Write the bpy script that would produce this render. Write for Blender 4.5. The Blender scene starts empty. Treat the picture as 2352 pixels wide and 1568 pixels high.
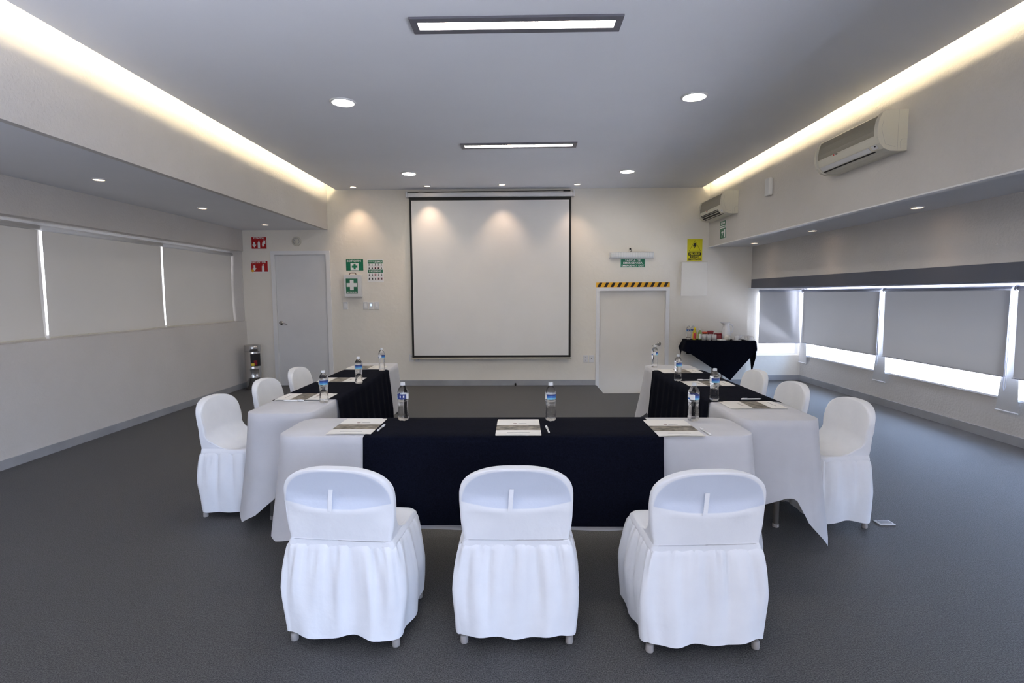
import bpy, bmesh, math, random
from mathutils import Vector, Matrix
PI = math.pi
sc = bpy.context.scene
COL = sc.collection
# ------------------------------------------------------------------ camera
H0 = 1.486
f, p, y, r = 1240.0, .0865, .0112, -.0045
cy, sy = math.cos(y), math.sin(y)
fwd = Vector((-sy*math.cos(p), cy*math.cos(p), -math.sin(p)))
rt = Vector((cy, sy, 0)); up = rt.cross(fwd)
A = rt*math.cos(r)+up*math.sin(r); B = -rt*math.sin(r)+up*math.cos(r)
cd = bpy.data.cameras.new('camera'); cam = bpy.data.objects.new('camera', cd); COL.objects.link(cam)
cd.sensor_width = 36; cd.lens = 36*f/2352; cd.clip_start = .05
M = Matrix((A, B, -fwd)).transposed().to_4x4(); M.translation = (0, 0, H0)
cam.matrix_world = M
sc.camera = cam
# ------------------------------------------------------------------ world, colour, daylight
sc.view_settings.view_transform = 'Standard'; sc.view_settings.look = 'None'
sc.view_settings.exposure = 0.20; sc.view_settings.gamma = 1; sc.view_settings.use_curve_mapping = False
wd = bpy.data.worlds.new('world'); sc.world = wd; wd.use_nodes = True
bgn = wd.node_tree.nodes['Background']; bgn.inputs[1].default_value = 1.0
def world_nodes():
    # open daylight: hazy sky all round, clear blue sky and sunlit paving on the right-hand (+X) side
    n, l = wd.node_tree.nodes, wd.node_tree.links
    tc = n.new('ShaderNodeTexCoord'); sp = n.new('ShaderNodeSeparateXYZ'); l.new(tc.outputs['Generated'], sp.inputs[0])
    def ramp(o, a, b):
        m = n.new('ShaderNodeMapRange'); m.interpolation_type = 'SMOOTHSTEP'; m.inputs['From Min'].default_value = a; m.inputs['From Max'].default_value = b
        l.new(o, m.inputs['Value']); return m.outputs['Result']
    def mixc(fac, a, b):
        m = n.new('ShaderNodeMix'); m.data_type = 'RGBA'; l.new(fac, m.inputs['Factor'])
        for k, v in ((6, a), (7, b)):
            if isinstance(v, tuple): m.inputs[k].default_value = (*v, 1)
            else: l.new(v, m.inputs[k])
        return m.outputs[2]
    fx = ramp(sp.outputs[0], .15, .5); f1 = ramp(sp.outputs[2], -.54, -.22); f2 = ramp(sp.outputs[2], .02, .14); fz = ramp(sp.outputs[2], -.04, .06)
    back = mixc(fz, BACK_GROUND, BACK_SKY); right = mixc(f2, mixc(f1, RIGHT_GROUND, RIGHT_FAR), RIGHT_SKY)
    l.new(mixc(fx, back, right), bgn.inputs[0])
BACK_SKY = (2.22, 2.16, 2.30); BACK_GROUND = (2.22, 2.16, 2.30); RIGHT_SKY = (7.5, 10.0, 15.0); RIGHT_FAR = (4.5, 4.5, 5.0); RIGHT_GROUND = (78.0, 82.0, 98.0)
world_nodes()
def portal(loc, rot, sx, sy_):
    l = bpy.data.lights.new('window_portal', 'AREA'); l.shape = 'RECTANGLE'; l.size = sx; l.size_y = sy_
    l.cycles.is_portal = True
    o = bpy.data.objects.new('window_portal', l); COL.objects.link(o); o.location = loc; o.rotation_euler = rot
portal((5.0, 3.55, 1.0), (0, PI/2, 0), 1.1, 11.3)          # right window strip, facing -X
portal((4.45, 9.42, 1.0), (-PI/2, 0, 0), .74, 1.1)         # rear alcove, facing -Y
portal((-4.8, 3.4, 1.65), (0, -PI/2, 0), 1.1, 11)          # left window strip, facing +X
portal((.7, -2.3, 1.15), (PI/2, 0, 0), 3.8, 2.3)            # glazed front behind the camera, facing +Y
# ------------------------------------------------------------------ materials
MATS = {}
def mat(name, col=(.8, .8, .8), rough=.6, metal=0, spec=.5, emit=None, estr=0, **k):
    m = bpy.data.materials.new(name); m.use_nodes = True
    b = m.node_tree.nodes['Principled BSDF']
    b.inputs['Base Color'].default_value = (*col, 1); b.inputs['Roughness'].default_value = rough
    b.inputs['Metallic'].default_value = metal; b.inputs['Specular IOR Level'].default_value = spec
    if emit: b.inputs['Emission Color'].default_value = (*emit, 1); b.inputs['Emission Strength'].default_value = estr
    if 'sheen' in k: b.inputs['Sheen Weight'].default_value = k['sheen']
    MATS[name] = m
    return m
def nodes(m): return m.node_tree.nodes, m.node_tree.links, m.node_tree.nodes['Principled BSDF']
def noisy(m, scale, c0, c1, lo=.35, hi=.65, bump=0, bscale=None, detail=3, dist=.01, obj=False):
    n, l, b = nodes(m)
    tc = n.new('ShaderNodeTexCoord'); nz = n.new('ShaderNodeTexNoise')
    nz.inputs['Scale'].default_value = scale; nz.inputs['Detail'].default_value = detail
    l.new(tc.outputs['Object' if obj else 'Object'], nz.inputs['Vector'])
    cr = n.new('ShaderNodeValToRGB'); cr.color_ramp.elements[0].position = lo; cr.color_ramp.elements[1].position = hi
    cr.color_ramp.elements[0].color = (*c0, 1); cr.color_ramp.elements[1].color = (*c1, 1)
    l.new(nz.outputs['Fac'], cr.inputs[0]); l.new(cr.outputs[0], b.inputs['Base Color'])
    if bump:
        n2 = n.new('ShaderNodeTexNoise'); n2.inputs['Scale'].default_value = bscale or scale; n2.inputs['Detail'].default_value = detail
        l.new(tc.outputs['Object'], n2.inputs['Vector'])
        bp = n.new('ShaderNodeBump'); bp.inputs['Strength'].default_value = bump; bp.inputs['Distance'].default_value = dist
        l.new(n2.outputs['Fac'], bp.inputs['Height']); l.new(bp.outputs[0], b.inputs['Normal'])
    return m
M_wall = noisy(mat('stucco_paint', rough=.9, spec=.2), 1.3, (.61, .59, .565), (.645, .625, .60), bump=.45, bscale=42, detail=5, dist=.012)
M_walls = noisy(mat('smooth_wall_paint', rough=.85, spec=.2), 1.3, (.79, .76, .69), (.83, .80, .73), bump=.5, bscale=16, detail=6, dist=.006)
M_ceil = noisy(mat('ceiling_paint', rough=.85, spec=.2), 1, (.785, .80, .835), (.81, .825, .86))
M_band = mat('grey_beam_paint', (.13, .14, .17), .8, spec=.2)
M_carpet = mat('carpet', rough=.52, spec=.45, sheen=.08)
noisy(M_carpet, 190, (.007, .007, .0075), (.098, .096, .094), .38, .66, bump=.6, bscale=190, detail=4, dist=.006)
M_skirt = noisy(mat('skirting_paint', rough=.35, spec=.5), 3, (.30, .31, .33), (.36, .37, .39))
M_trim = mat('white_gloss_paint', (.80, .81, .82), .35)
M_doorw = noisy(mat('door_paint', rough=.45), 2, (.70, .71, .72), (.74, .75, .76))
M_cloth = noisy(mat('white_cover_fabric', rough=.95, spec=.1, sheen=.1), 6, (.78, .79, .815), (.82, .83, .85), bump=.12, bscale=26, dist=.012)
def cover_material():
    # thin white fabric: the dark backrest panel under it shows through as a greyer oval
    m = noisy(mat('stretched_cover_fabric', rough=.95, spec=.1, sheen=.1), 6, (.78, .79, .815), (.82, .83, .85), bump=.12, bscale=26, dist=.012)
    n, l, b = nodes(m)
    tc = n.new('ShaderNodeTexCoord'); sp = n.new('ShaderNodeSeparateXYZ'); l.new(tc.outputs['Object'], sp.inputs[0])
    def mth(op, a, b_=None):
        q = n.new('ShaderNodeMath'); q.operation = op
        for i, v in enumerate((a, b_)):
            if v is None: continue
            if isinstance(v, (int, float)): q.inputs[i].default_value = v
            else: l.new(v, q.inputs[i])
        return q.outputs[0]
    x = mth('DIVIDE', mth('ABSOLUTE', sp.outputs[0]), .233); zz = mth('DIVIDE', mth('MAXIMUM', mth('SUBTRACT', sp.outputs[2], .60), 0.0), .181)
    t1 = mth('SUBTRACT', 1.0, mth('ADD', mth('POWER', x, 2.6), mth('POWER', zz, 2.7)))
    t2 = mth('SUBTRACT', sp.outputs[2], mth('ADD', mth('MULTIPLY', mth('POWER', x, 2.0), .026), .604))
    def sm(o, w):
        q = n.new('ShaderNodeMapRange'); q.interpolation_type = 'SMOOTHSTEP'; q.inputs['From Min'].default_value = 0; q.inputs['From Max'].default_value = w; l.new(o, q.inputs['Value']); return q.outputs['Result']
    fac = mth('MULTIPLY', mth('MULTIPLY', sm(t1, .10), sm(t2, .006)), sm(mth('SUBTRACT', mth('SUBTRACT', .030, mth('MULTIPLY', mth('MAXIMUM', mth('SUBTRACT', sp.outputs[2], .60), 0.0), .19)), sp.outputs[1]), .006))
    mx = n.new('ShaderNodeMix'); mx.data_type = 'RGBA'; l.new(fac, mx.inputs['Factor'])
    src = b.inputs['Base Color'].links[0].from_socket; l.new(src, mx.inputs[6]); mx.inputs[7].default_value = (.61, .655, .745, 1)
    l.new(mx.outputs[2], b.inputs['Base Color']); return m
M_cover = cover_material()
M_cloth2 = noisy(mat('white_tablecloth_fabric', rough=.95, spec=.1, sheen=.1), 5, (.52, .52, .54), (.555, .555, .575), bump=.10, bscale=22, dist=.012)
M_navy = noisy(mat('navy_fabric', rough=.9, spec=.06), 160, (.0018, .0024, .006), (.0042, .0054, .0125), bump=.15, bscale=18, dist=.012)
M_steel = mat('polished_steel', (.55, .54, .53), .16, 1)
M_legs = mat('grey_leg_paint', (.33, .31, .29), .4, .5)
M_rubber = mat('rubber_foot', (.30, .28, .27), .6)
M_black = mat('black_matt', (.006, .006, .006), .6)
M_screen = noisy(mat('projection_fabric', rough=.8, spec=.2), 2, (.79, .79, .78), (.81, .81, .80))
M_plastic = mat('white_plastic', (.72, .73, .74), .35)
M_cream = mat('cream_plastic', (.66, .64, .55), .4)
M_green = mat('sign_green', (.0, .17, .08), .3)
M_green2 = mat('sign_dark_green', (.01, .16, .075), .3)
M_red = mat('sign_red', (.42, .004, .008), .25)
M_yellow = mat('sign_yellow', (.72, .66, .01), .35)
M_orange = mat('tape_yellow', (.80, .42, .01), .5)
M_signw = mat('sign_white', (.85, .86, .86), .35)
M_pink = mat('sign_pink', (.75, .50, .52), .5)
M_paper = noisy(mat('paper', rough=.6), 3, (.74, .72, .68), (.77, .75, .71))
M_ink = mat('grey_ink', (.35, .34, .34), .7)
M_brownink = mat('brown_ink', (.28, .20, .18), .7)
M_pen = mat('pen_plastic', (.82, .82, .82), .25)
M_porc = mat('porcelain', (.78, .78, .78), .2)
M_darkred = mat('dark_red_plastic', (.22, .004, .01), .35)
M_redlid = mat('orange_red_plastic', (.62, .07, .02), .35)
M_juice = mat('amber_juice', (.55, .42, .03), .2)
M_ylab = mat('yellow_label', (.80, .62, .02), .4)
M_photo = noisy(mat('printed_photo', rough=.4), 22, (.045, .042, .03), (.30, .26, .21), .38, .68, detail=6)
def wave_mat(name, c0, c1, axis, scale, rough=.5, bump=.3):
    m = mat(name, rough=rough); n, l, b = nodes(m)
    tc = n.new('ShaderNodeTexCoord'); w = n.new('ShaderNodeTexWave'); w.bands_direction = axis; w.inputs['Scale'].default_value = scale
    l.new(tc.outputs['Object'], w.inputs['Vector'])
    cr = n.new('ShaderNodeValToRGB'); cr.color_ramp.elements[0].color = (*c0, 1); cr.color_ramp.elements[1].color = (*c1, 1)
    l.new(w.outputs['Fac'], cr.inputs[0]); l.new(cr.outputs[0], b.inputs['Base Color'])
    return m
M_grille = wave_mat('grille_slats', (.20, .185, .15), (.34, .32, .26), 'Z', 60)
M_lens = wave_mat('ribbed_lens', (.55, .58, .60), (.92, .94, .95), 'X', 22, .15)
def emis(name, col, s):
    m = mat(name, (.8, .8, .8), .5, emit=col, estr=s); return m
M_cove = emis('cove_tube_glow', (1, .82, .52), 60)
M_tube = emis('fluorescent_diffuser', (1, .92, .79), 42)
M_down = emis('downlight_glow', (1, .92, .80), 85)
M_halo = emis('halogen_glow', (1, .72, .50), 9)
M_led = emis('switch_light', (.45, .70, 1), 1.0)
def blind_mat(name, col, t):
    m = bpy.data.materials.new(name); m.use_nodes = True; n = m.node_tree.nodes; l = m.node_tree.links; n.clear()
    o = n.new('ShaderNodeOutputMaterial'); mx = n.new('ShaderNodeMixShader'); d = n.new('ShaderNodeBsdfDiffuse'); tr = n.new('ShaderNodeBsdfTranslucent')
    tc = n.new('ShaderNodeTexCoord'); nz = n.new('ShaderNodeTexNoise'); nz.inputs['Scale'].default_value = 2.2; nz.inputs['Detail'].default_value = 2
    cr = n.new('ShaderNodeValToRGB'); cr.color_ramp.elements[0].color = tuple(c*.96 for c in col)+(1,); cr.color_ramp.elements[1].color = (*col, 1)
    l.new(tc.outputs['Object'], nz.inputs['Vector']); l.new(nz.outputs['Fac'], cr.inputs[0]); l.new(cr.outputs[0], d.inputs[0])
    tr.inputs[0].default_value = (1, .99, .93, 1)
    mx.inputs[0].default_value = t; l.new(d.outputs[0], mx.inputs[1]); l.new(tr.outputs[0], mx.inputs[2]); l.new(mx.outputs[0], o.inputs[0])
    return m
M_blindL = blind_mat('left_blind_fabric', (.64, .63, .60), .022)
M_blindR = blind_mat('right_blind_fabric', (.55, .55, .555), .006)
M_blindS = blind_mat('narrow_blind_fabric', (.60, .61, .62), .004)
def glass_mix(name, ior, tfac, tint=(1, 1, 1), thin=False):
    m = bpy.data.materials.new(name); m.use_nodes = True; n = m.node_tree.nodes; l = m.node_tree.links; n.clear()
    o = n.new('ShaderNodeOutputMaterial'); mx = n.new('ShaderNodeMixShader'); t = n.new('ShaderNodeBsdfTransparent'); t.inputs[0].default_value = (*tint, 1)
    if thin:
        g = n.new('ShaderNodeBsdfGlossy'); g.inputs['Roughness'].default_value = .02
        fr = n.new('ShaderNodeLayerWeight'); pw = n.new('ShaderNodeMath'); pw.operation = 'POWER'; pw.inputs[1].default_value = 5; ma = n.new('ShaderNodeMath'); ma.operation = 'MULTIPLY_ADD'; ma.inputs[1].default_value = .6; ma.inputs[2].default_value = .03
        l.new(fr.outputs['Facing'], pw.inputs[0]); l.new(pw.outputs[0], ma.inputs[0]); l.new(ma.outputs[0], mx.inputs[0])
    else:
        g = n.new('ShaderNodeBsdfGlass'); g.inputs['IOR'].default_value = ior; g.inputs['Roughness'].default_value = 0; g.inputs[0].default_value = (*tint, 1)
        mx.inputs[0].default_value = 1-tfac
    l.new(t.outputs[0], mx.inputs[1]); l.new(g.outputs[0], mx.inputs[2]); l.new(mx.outputs[0], o.inputs[0])
    return m
M_pane = glass_mix('window_glass', 1.45, 0, thin=True)
M_water = glass_mix('bottled_water', 1.33, .25)
M_tumbler = mat('tumbler_glass', (.86, .87, .88), .08, spec=.8); M_tumbler.node_tree.nodes['Principled BSDF'].inputs['Alpha'].default_value = .38
M_cap = mat('clear_cap_plastic', (.60, .62, .64), .3)
M_lblue = mat('label_blue', (.03, .13, .42), .35)
M_lnavy = mat('label_navy', (.015, .03, .16), .35)
M_lcyan = mat('label_cyan', (.16, .45, .62), .35)
# ------------------------------------------------------------------ mesh helpers
def link(name, bm, mats, parent=None, loc=None, rot=None, smooth=False):
    me = bpy.data.meshes.new(name); bmesh.ops.recalc_face_normals(bm, faces=bm.faces[:]); bm.to_mesh(me); bm.free()
    for m in (mats if isinstance(mats, (list, tuple)) else [mats]): me.materials.append(m)
    if smooth:
        for q in me.polygons: q.use_smooth = True
    o = bpy.data.objects.new(name, me); COL.objects.link(o)
    if parent: o.parent = parent
    if loc: o.location = loc
    if rot: o.rotation_euler = rot
    return o
def box(bm, x0, x1, y0, y1, z0, z1, mi=0, bev=0, rot=0):
    vs = [bm.verts.new((x, y_, z)) for x in (x0, x1) for y_ in (y0, y1) for z in (z0, z1)]
    fs = [bm.faces.new([vs[i] for i in q]) for q in ((0, 1, 3, 2), (4, 6, 7, 5), (0, 4, 5, 1), (2, 3, 7, 6), (0, 2, 6, 4), (1, 5, 7, 3))]
    for q in fs: q.material_index = mi
    if rot:
        c = Vector(((x0+x1)/2, (y0+y1)/2, 0)); bmesh.ops.rotate(bm, verts=vs, cent=c, matrix=Matrix.Rotation(rot, 3, 'Z'))
    if bev:
        es = list({e for q in fs for e in q.edges}); bmesh.ops.bevel(bm, geom=es, offset=bev, segments=2, affect='EDGES', profile=.5)
    return vs
def B_(*a, **k):
    bm = bmesh.new(); box(bm, *a, **k); return bm
def tube(bm, pts, rad, seg=10, mi=0, cap=True):
    pts = [Vector(q) for q in pts]; rings = []
    rads = rad if isinstance(rad, (list, tuple)) else [rad]*len(pts)
    ref = None
    for i, q in enumerate(pts):
        d = (pts[min(i+1, len(pts)-1)]-pts[max(i-1, 0)]).normalized()
        if ref is None: ref = Vector((0, 0, 1)) if abs(d.z) < .9 else Vector((1, 0, 0))
        a = d.cross(ref).normalized(); b = a.cross(d).normalized(); ref = b
        rings.append([bm.verts.new(q+(a*math.cos(t)+b*math.sin(t))*rads[i]) for t in (2*PI*k/seg for k in range(seg))])
    for i in range(len(rings)-1):
        for k in range(seg):
            q = bm.faces.new((rings[i][k], rings[i][(k+1) % seg], rings[i+1][(k+1) % seg], rings[i+1][k])); q.material_index = mi
    if cap:
        bm.faces.new(rings[0][::-1]).material_index = mi; bm.faces.new(rings[-1]).material_index = mi
def lathe(bm, prof, seg=24, c=(0, 0, 0), mi=0, mfun=None, cap=True):
    rings = []
    for rr, z in prof:
        rings.append([bm.verts.new((c[0]+rr*math.cos(2*PI*k/seg), c[1]+rr*math.sin(2*PI*k/seg), c[2]+z)) for k in range(seg)])
    for i in range(len(rings)-1):
        for k in range(seg):
            q = bm.faces.new((rings[i][k], rings[i][(k+1) % seg], rings[i+1][(k+1) % seg], rings[i+1][k])); q.material_index = mfun(i, k) if mfun else mi
    if cap:
        if prof[0][0] > 1e-5: bm.faces.new(rings[0][::-1]).material_index = mi
        if prof[-1][0] > 1e-5: bm.faces.new(rings[-1]).material_index = mi
def poly(bm, pts, mi=0):
    q = bm.faces.new([bm.verts.new(v) for v in pts]); q.material_index = mi; return q
def wall_xz(bm, y0, y1, X0, X1, Z0, Z1, holes, mi=0):
    xs = sorted({X0, X1, *[h[0] for h in holes], *[h[1] for h in holes]}); zs = sorted({Z0, Z1, *[h[2] for h in holes], *[h[3] for h in holes]})
    xs = [v for v in xs if X0 <= v <= X1]; zs = [v for v in zs if Z0 <= v <= Z1]
    for i in range(len(xs)-1):
        for j in range(len(zs)-1):
            cx, cz = (xs[i]+xs[i+1])/2, (zs[j]+zs[j+1])/2
            if not any(h[0] < cx < h[1] and h[2] < cz < h[3] for h in holes): box(bm, xs[i], xs[i+1], y0, y1, zs[j], zs[j+1], mi)
def struct(name, bm, mats, **k):
    o = link(name, bm, mats, **k); o['kind'] = 'structure'; return o
def tag(o, label, cat, group=None):
    o['label'] = label; o['category'] = cat
    if group: o['group'] = group
    return o
def thing(name, label, cat, loc=(0, 0, 0), rz=0, group=None):
    o = bpy.data.objects.new(name, None); COL.objects.link(o); o.empty_display_size = .05
    o.location = loc; o.rotation_euler = (0, 0, rz); return tag(o, label, cat, group)
def copy_tree(o, parent=None):
    c = o.copy(); COL.objects.link(c); c.parent = parent
    for ch in [q for q in bpy.data.objects if q.parent == o]: copy_tree(ch, c)
    return c
def text(name, s, size, mt, parent, loc, rot=(PI/2, 0, 0), width=None, bold=.02, ext=.0008, ax='CENTER'):
    cu = bpy.data.curves.new('txt', 'FONT'); cu.body = s; cu.size = size; cu.align_x = ax; cu.align_y = 'CENTER'; cu.offset = bold*size; cu.extrude = ext; cu.resolution_u = 2
    t = bpy.data.objects.new('txt', cu); COL.objects.link(t); bpy.context.view_layer.update()
    me = bpy.data.meshes.new_from_object(t.evaluated_get(bpy.context.evaluated_depsgraph_get())); bpy.data.objects.remove(t); bpy.data.curves.remove(cu)
    if width and len(me.vertices):
        xs = [v.co.x for v in me.vertices]; k = width/(max(xs)-min(xs))
        c = (max(xs)+min(xs))/2 if ax == 'CENTER' else min(xs)
        for v in me.vertices: v.co.x = (v.co.x-c)*k
    me.materials.append(mt); me.name = name
    o = bpy.data.objects.new(name, me); COL.objects.link(o); o.parent = parent; o.location = loc; o.rotation_euler = rot
    return o
YB = 8.795; YB2 = 9.2576; ZC = 3.169; XL = -4.45; XR = 4.84; FL, FR = -3.061, 3.06; SL, SR = 2.54, 2.235; CL, CR = -2.91, 2.94; YF = -2.2
# ------------------------------------------------------------------ structure
PX0, PX1, PY0 = 1.283, 2.46, 8.045
bm = bmesh.new()
box(bm, -5, PX0, YF-.2, YB2+.2, -.12, 0); box(bm, PX1, 5.1, YF-.2, YB2+.2, -.12, 0); box(bm, PX0, PX1, YF-.2, PY0, -.12, 0); box(bm, PX0, PX1, YB+.12, YB2+.2, -.12, 0)
struct('floor', bm, M_carpet)
bm = bmesh.new()                                            # sunken landing in front of the emergency door
box(bm, PX0, PX1, PY0, YB+.12, -.50, -.45)
box(bm, PX0-.05, PX0, PY0, YB, -.50, -.121); box(bm, PX1, PX1+.05, PY0, YB, -.50, -.121); box(bm, PX0, PX1, PY0-.05, PY0, -.50, -.121)
struct('floor_landing', bm, M_trim)
D1 = (-3.965, -3.075, 0, 2.175); D2 = (1.30, 2.42, -.45, 1.57)
bm = bmesh.new()
wall_xz(bm, YB, YB+.12, XL-.3, 3.72, 0, 1.575, [D1, D2])
wall_xz(bm, YB, YB+.12, XL-.3, 3.765, 1.575, 3.5, [D1])
wall_xz(bm, YB, YB+.12, PX0-.06, PX1+.06, -.5, 0, [D2])
box(bm, D1[0]-.05, D1[1]+.05, YB+.121, YB+.16, 0, 2.3); box(bm, D2[0]-.05, D2[1]+.05, YB+.121, YB+.16, -.5, 1.7)
wall_xz(bm, YB2, YB2+.15, 3.72, XR+.16, 0, 1.62, [(4.095, 4.82, .432, 1.55)])
box(bm, 3.60, 3.72, YB+.12, YB2+.15, 0, 1.575)
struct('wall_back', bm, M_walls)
bm = bmesh.new()
box(bm, FL-.06, FL, YF, YB, SL, 3.5)                         # fascia under the left cove
box(bm, XL-.3, XL, YF, YB, 2.205, SL+.01)
box(bm, XL-.3, XL, YF, YB, 0, 1.075)
box(bm, XL-.42, XL-.3, YF, YB, 0, 3.5)
wl = struct('wall_left', bm, M_wall)
# opening for the left windows: replace the outer skin by pieces
bpy.data.objects.remove(wl)
bm = bmesh.new()
box(bm, FL-.06, FL, YF, YB, SL, 3.5)
box(bm, XL-.3, XL, YF, YB, 2.205, SL+.01); box(bm, XL-.3, XL, YF, YB, 0, 1.075)
box(bm, XL-.3, XL-.24, YF, YB, 2.19, 2.206); box(bm, XL-.3, XL-.02, 8.765, YB, 1.075, 2.205)
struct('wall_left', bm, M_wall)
bm = bmesh.new()
box(bm, FR, FR+.06, YF, YB, SR, 3.5)
box(bm, 3.765, XR+.15, YF, YB, 1.715, SR+.01); box(bm, 3.765, XR+.15, YB, YB2+.15, 1.62, SR+.01)
wy = [(-2.0, 9.11)]
box(bm, XR, XR+.15, YF, YB2, 0, .445); box(bm, XR, XR+.15, YF, YB2, 1.56, 1.62); box(bm, XR, XR+.15, 9.11, YB2, .445, 1.56); box(bm, XR, XR+.15, YF, -2.0, .445, 1.56)
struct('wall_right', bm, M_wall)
bm = bmesh.new(); box(bm, 3.765, XR+.15, YF, YB, 1.575, 1.7145); box(bm, 3.765, XR+.15, YB, YB2+.15, 1.575, 1.6195)
struct('trim_1', bm, M_band)
struct('trim_3', B_(FR-.003, FR+.072, YF, YB-.001, SR-.012, SR-.0005), M_trim)
bm = bmesh.new()
wall_xz(bm, YF-.12, YF, XL-.3, XR+.15, 0, 3.5, [(-1.2, 2.6, 0, 2.3)])
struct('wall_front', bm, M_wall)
bm = bmesh.new()
box(bm, CL, CR, YF, YB, ZC, ZC+.012)
box(bm, FL-.06, FR+.06, YF-.12, YB+.12, 3.5, 3.56)
box(bm, XL-.3, FL-.06, YF, YB, SL, SL+.06); box(bm, FR+.06, 3.765, YF, YB, SR, SR+.06)
struct('ceiling', bm, M_ceil)
# skirting boards
bm = B_(-3.04, PX0-.012, YB-.015, YB, 0, .088); box(bm, XL, -4.005, YB-.015, YB, 0, .088); box(bm, 2.462, 3.72, YB-.015, YB, 0, .088); struct('baseboard_back', bm, M_skirt)
struct('baseboard_left', B_(XL, XL+.015, YF, YB-.015, 0, .082), M_skirt)
bm = B_(XR-.015, XR, YF, YB2-.015, 0, .092); struct('baseboard_right', bm, M_skirt)
struct('baseboard_alcove', B_(3.72, XR-.015, YB2-.015, YB2, 0, .088), M_skirt)
# ------------------------------------------------------------------ windows
def window(n, x, y0, y1, z0, z1, mull, side):
    bm = bmesh.new(); s = side
    t = .045
    def fx(a, b): return (min(x+a*s, x+b*s), max(x+a*s, x+b*s))
    a, b = fx(-.02, .02)
    box(bm, a, b, y0, y1, z0, z0+.03); box(bm, a, b, y0, y1, z1-.03, z1); box(bm, a, b, y0, y0+t, z0+.03, z1-.03); box(bm, a, b, y1-t, y1, z0+.03, z1-.03)
    for m in mull: box(bm, a, b, m-t/2, m+t/2, z0+.03, z1-.03)
    w = struct('window_%d' % n, bm, M_trim)
    e = [y0]+list(mull)+[y1]
    for i in range(len(e)-1): link('pane', B_(x-.003, x+.003, e[i]+.01, e[i+1]-.01, z0+.01, z1-.01), M_pane, w)
    return w
window(1, XR+.10, -2.0, 9.11, .445, 1.56, [-.45, 1.43, 3.32, 5.21, 7.10], 1)
window(2, XL-.22, YF, 8.765, 1.075, 2.205, [-.2, 1.6, 3.42, 5.24, 7.03], -1)
bm = bmesh.new(); yw = YB2+.09
box(bm, 4.095, 4.82, yw-.02, yw+.02, .432, .462); box(bm, 4.095, 4.82, yw-.02, yw+.02, 1.52, 1.55); box(bm, 4.095, 4.14, yw-.02, yw+.02, .462, 1.52); box(bm, 4.775, 4.82, yw-.02, yw+.02, .462, 1.52)
w = struct('window_3', bm, M_trim); link('pane', B_(4.1, 4.815, yw-.003, yw+.003, .44, 1.54), M_pane, w)
bm = bmesh.new(); box(bm, -1.2, 2.6, YF-.08, YF-.04, 0, .06); box(bm, -1.2, 2.6, YF-.08, YF-.04, 2.24, 2.3)
for xx in (-1.2, .04, 1.30, 2.54): box(bm, xx, xx+.06, YF-.08, YF-.04, .06, 2.24)
w = struct('window_4', bm, M_trim); link('pane', B_(-1.19, 2.59, YF-.063, YF-.057, .03, 2.27), M_pane, w)
bm = bmesh.new(); box(bm, XR-.02, XR+.08, -2.0, 9.11, .433, .452); struct('trim_2', bm, M_trim)
# ------------------------------------------------------------------ doors
bm = bmesh.new(); a, b = -4.0, -3.04
box(bm, a, -3.935, YB-.018, YB+.04, 0, 2.205); box(bm, -3.105, b, YB-.018, YB+.04, 0, 2.205); box(bm, -3.935, -3.105, YB-.018, YB+.04, 2.145, 2.205)
d = struct('door_1', bm, M_trim)
link('door_leaf', B_(-3.932, -3.108, YB+.004, YB+.044, .008, 2.142), M_doorw, d)
def lever(par, x, z, yy, sgn):
    bm = bmesh.new()
    tube(bm, [(x, yy, z), (x, yy-.012, z)], .033, 20); tube(bm, [(x, yy-.01, z), (x, yy-.05, z)], .011, 12)
    tube(bm, [(x-.012*sgn, yy-.05, z+.003), (x+.04*sgn, yy-.054, z), (x+.085*sgn, yy-.052, z-.012), (x+.115*sgn, yy-.048, z-.03)], [.012, .011, .009, .007], 12)
    h = link('door_handle', bm, M_steel, par, smooth=True); return h
lever(d, -3.875, 1.042, YB+.004, 1)
bm = bmesh.new()
box(bm, 1.266, 1.322, YB-.018, YB+.10, -.45, 1.596); box(bm, 2.397, 2.453, YB-.018, YB+.10, -.45, 1.596); box(bm, 1.322, 2.397, YB-.018, YB+.10, 1.54, 1.596)
d = struct('door_2', bm, M_trim)
link('door_leaf', B_(1.324, 2.395, YB+.055, YB+.095, -.44, 1.538), noisy(mat('cream_door_paint', rough=.45), 2, (.77, .74, .68), (.80, .77, .71)), d)
lever(d, 2.31, .672, YB+.055, -1)
t = thing('hazard_tape', 'yellow and black striped warning tape above the low door', 'tape', (1.86, YB, 1.637))
bm = B_(-.594, .594, -.003, 0, -.038, .038); link('tape_strip', bm, M_orange, t)
bm = bmesh.new()
for k in range(11):
    x0 = -.575+k*.1065
    poly(bm, [(x0, -.0035, -.036), (x0+.048, -.0035, -.036), (x0+.083, -.0035, .036), (x0+.036, -.0035, .036)])
link('stripes', bm, M_black, t)
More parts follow.
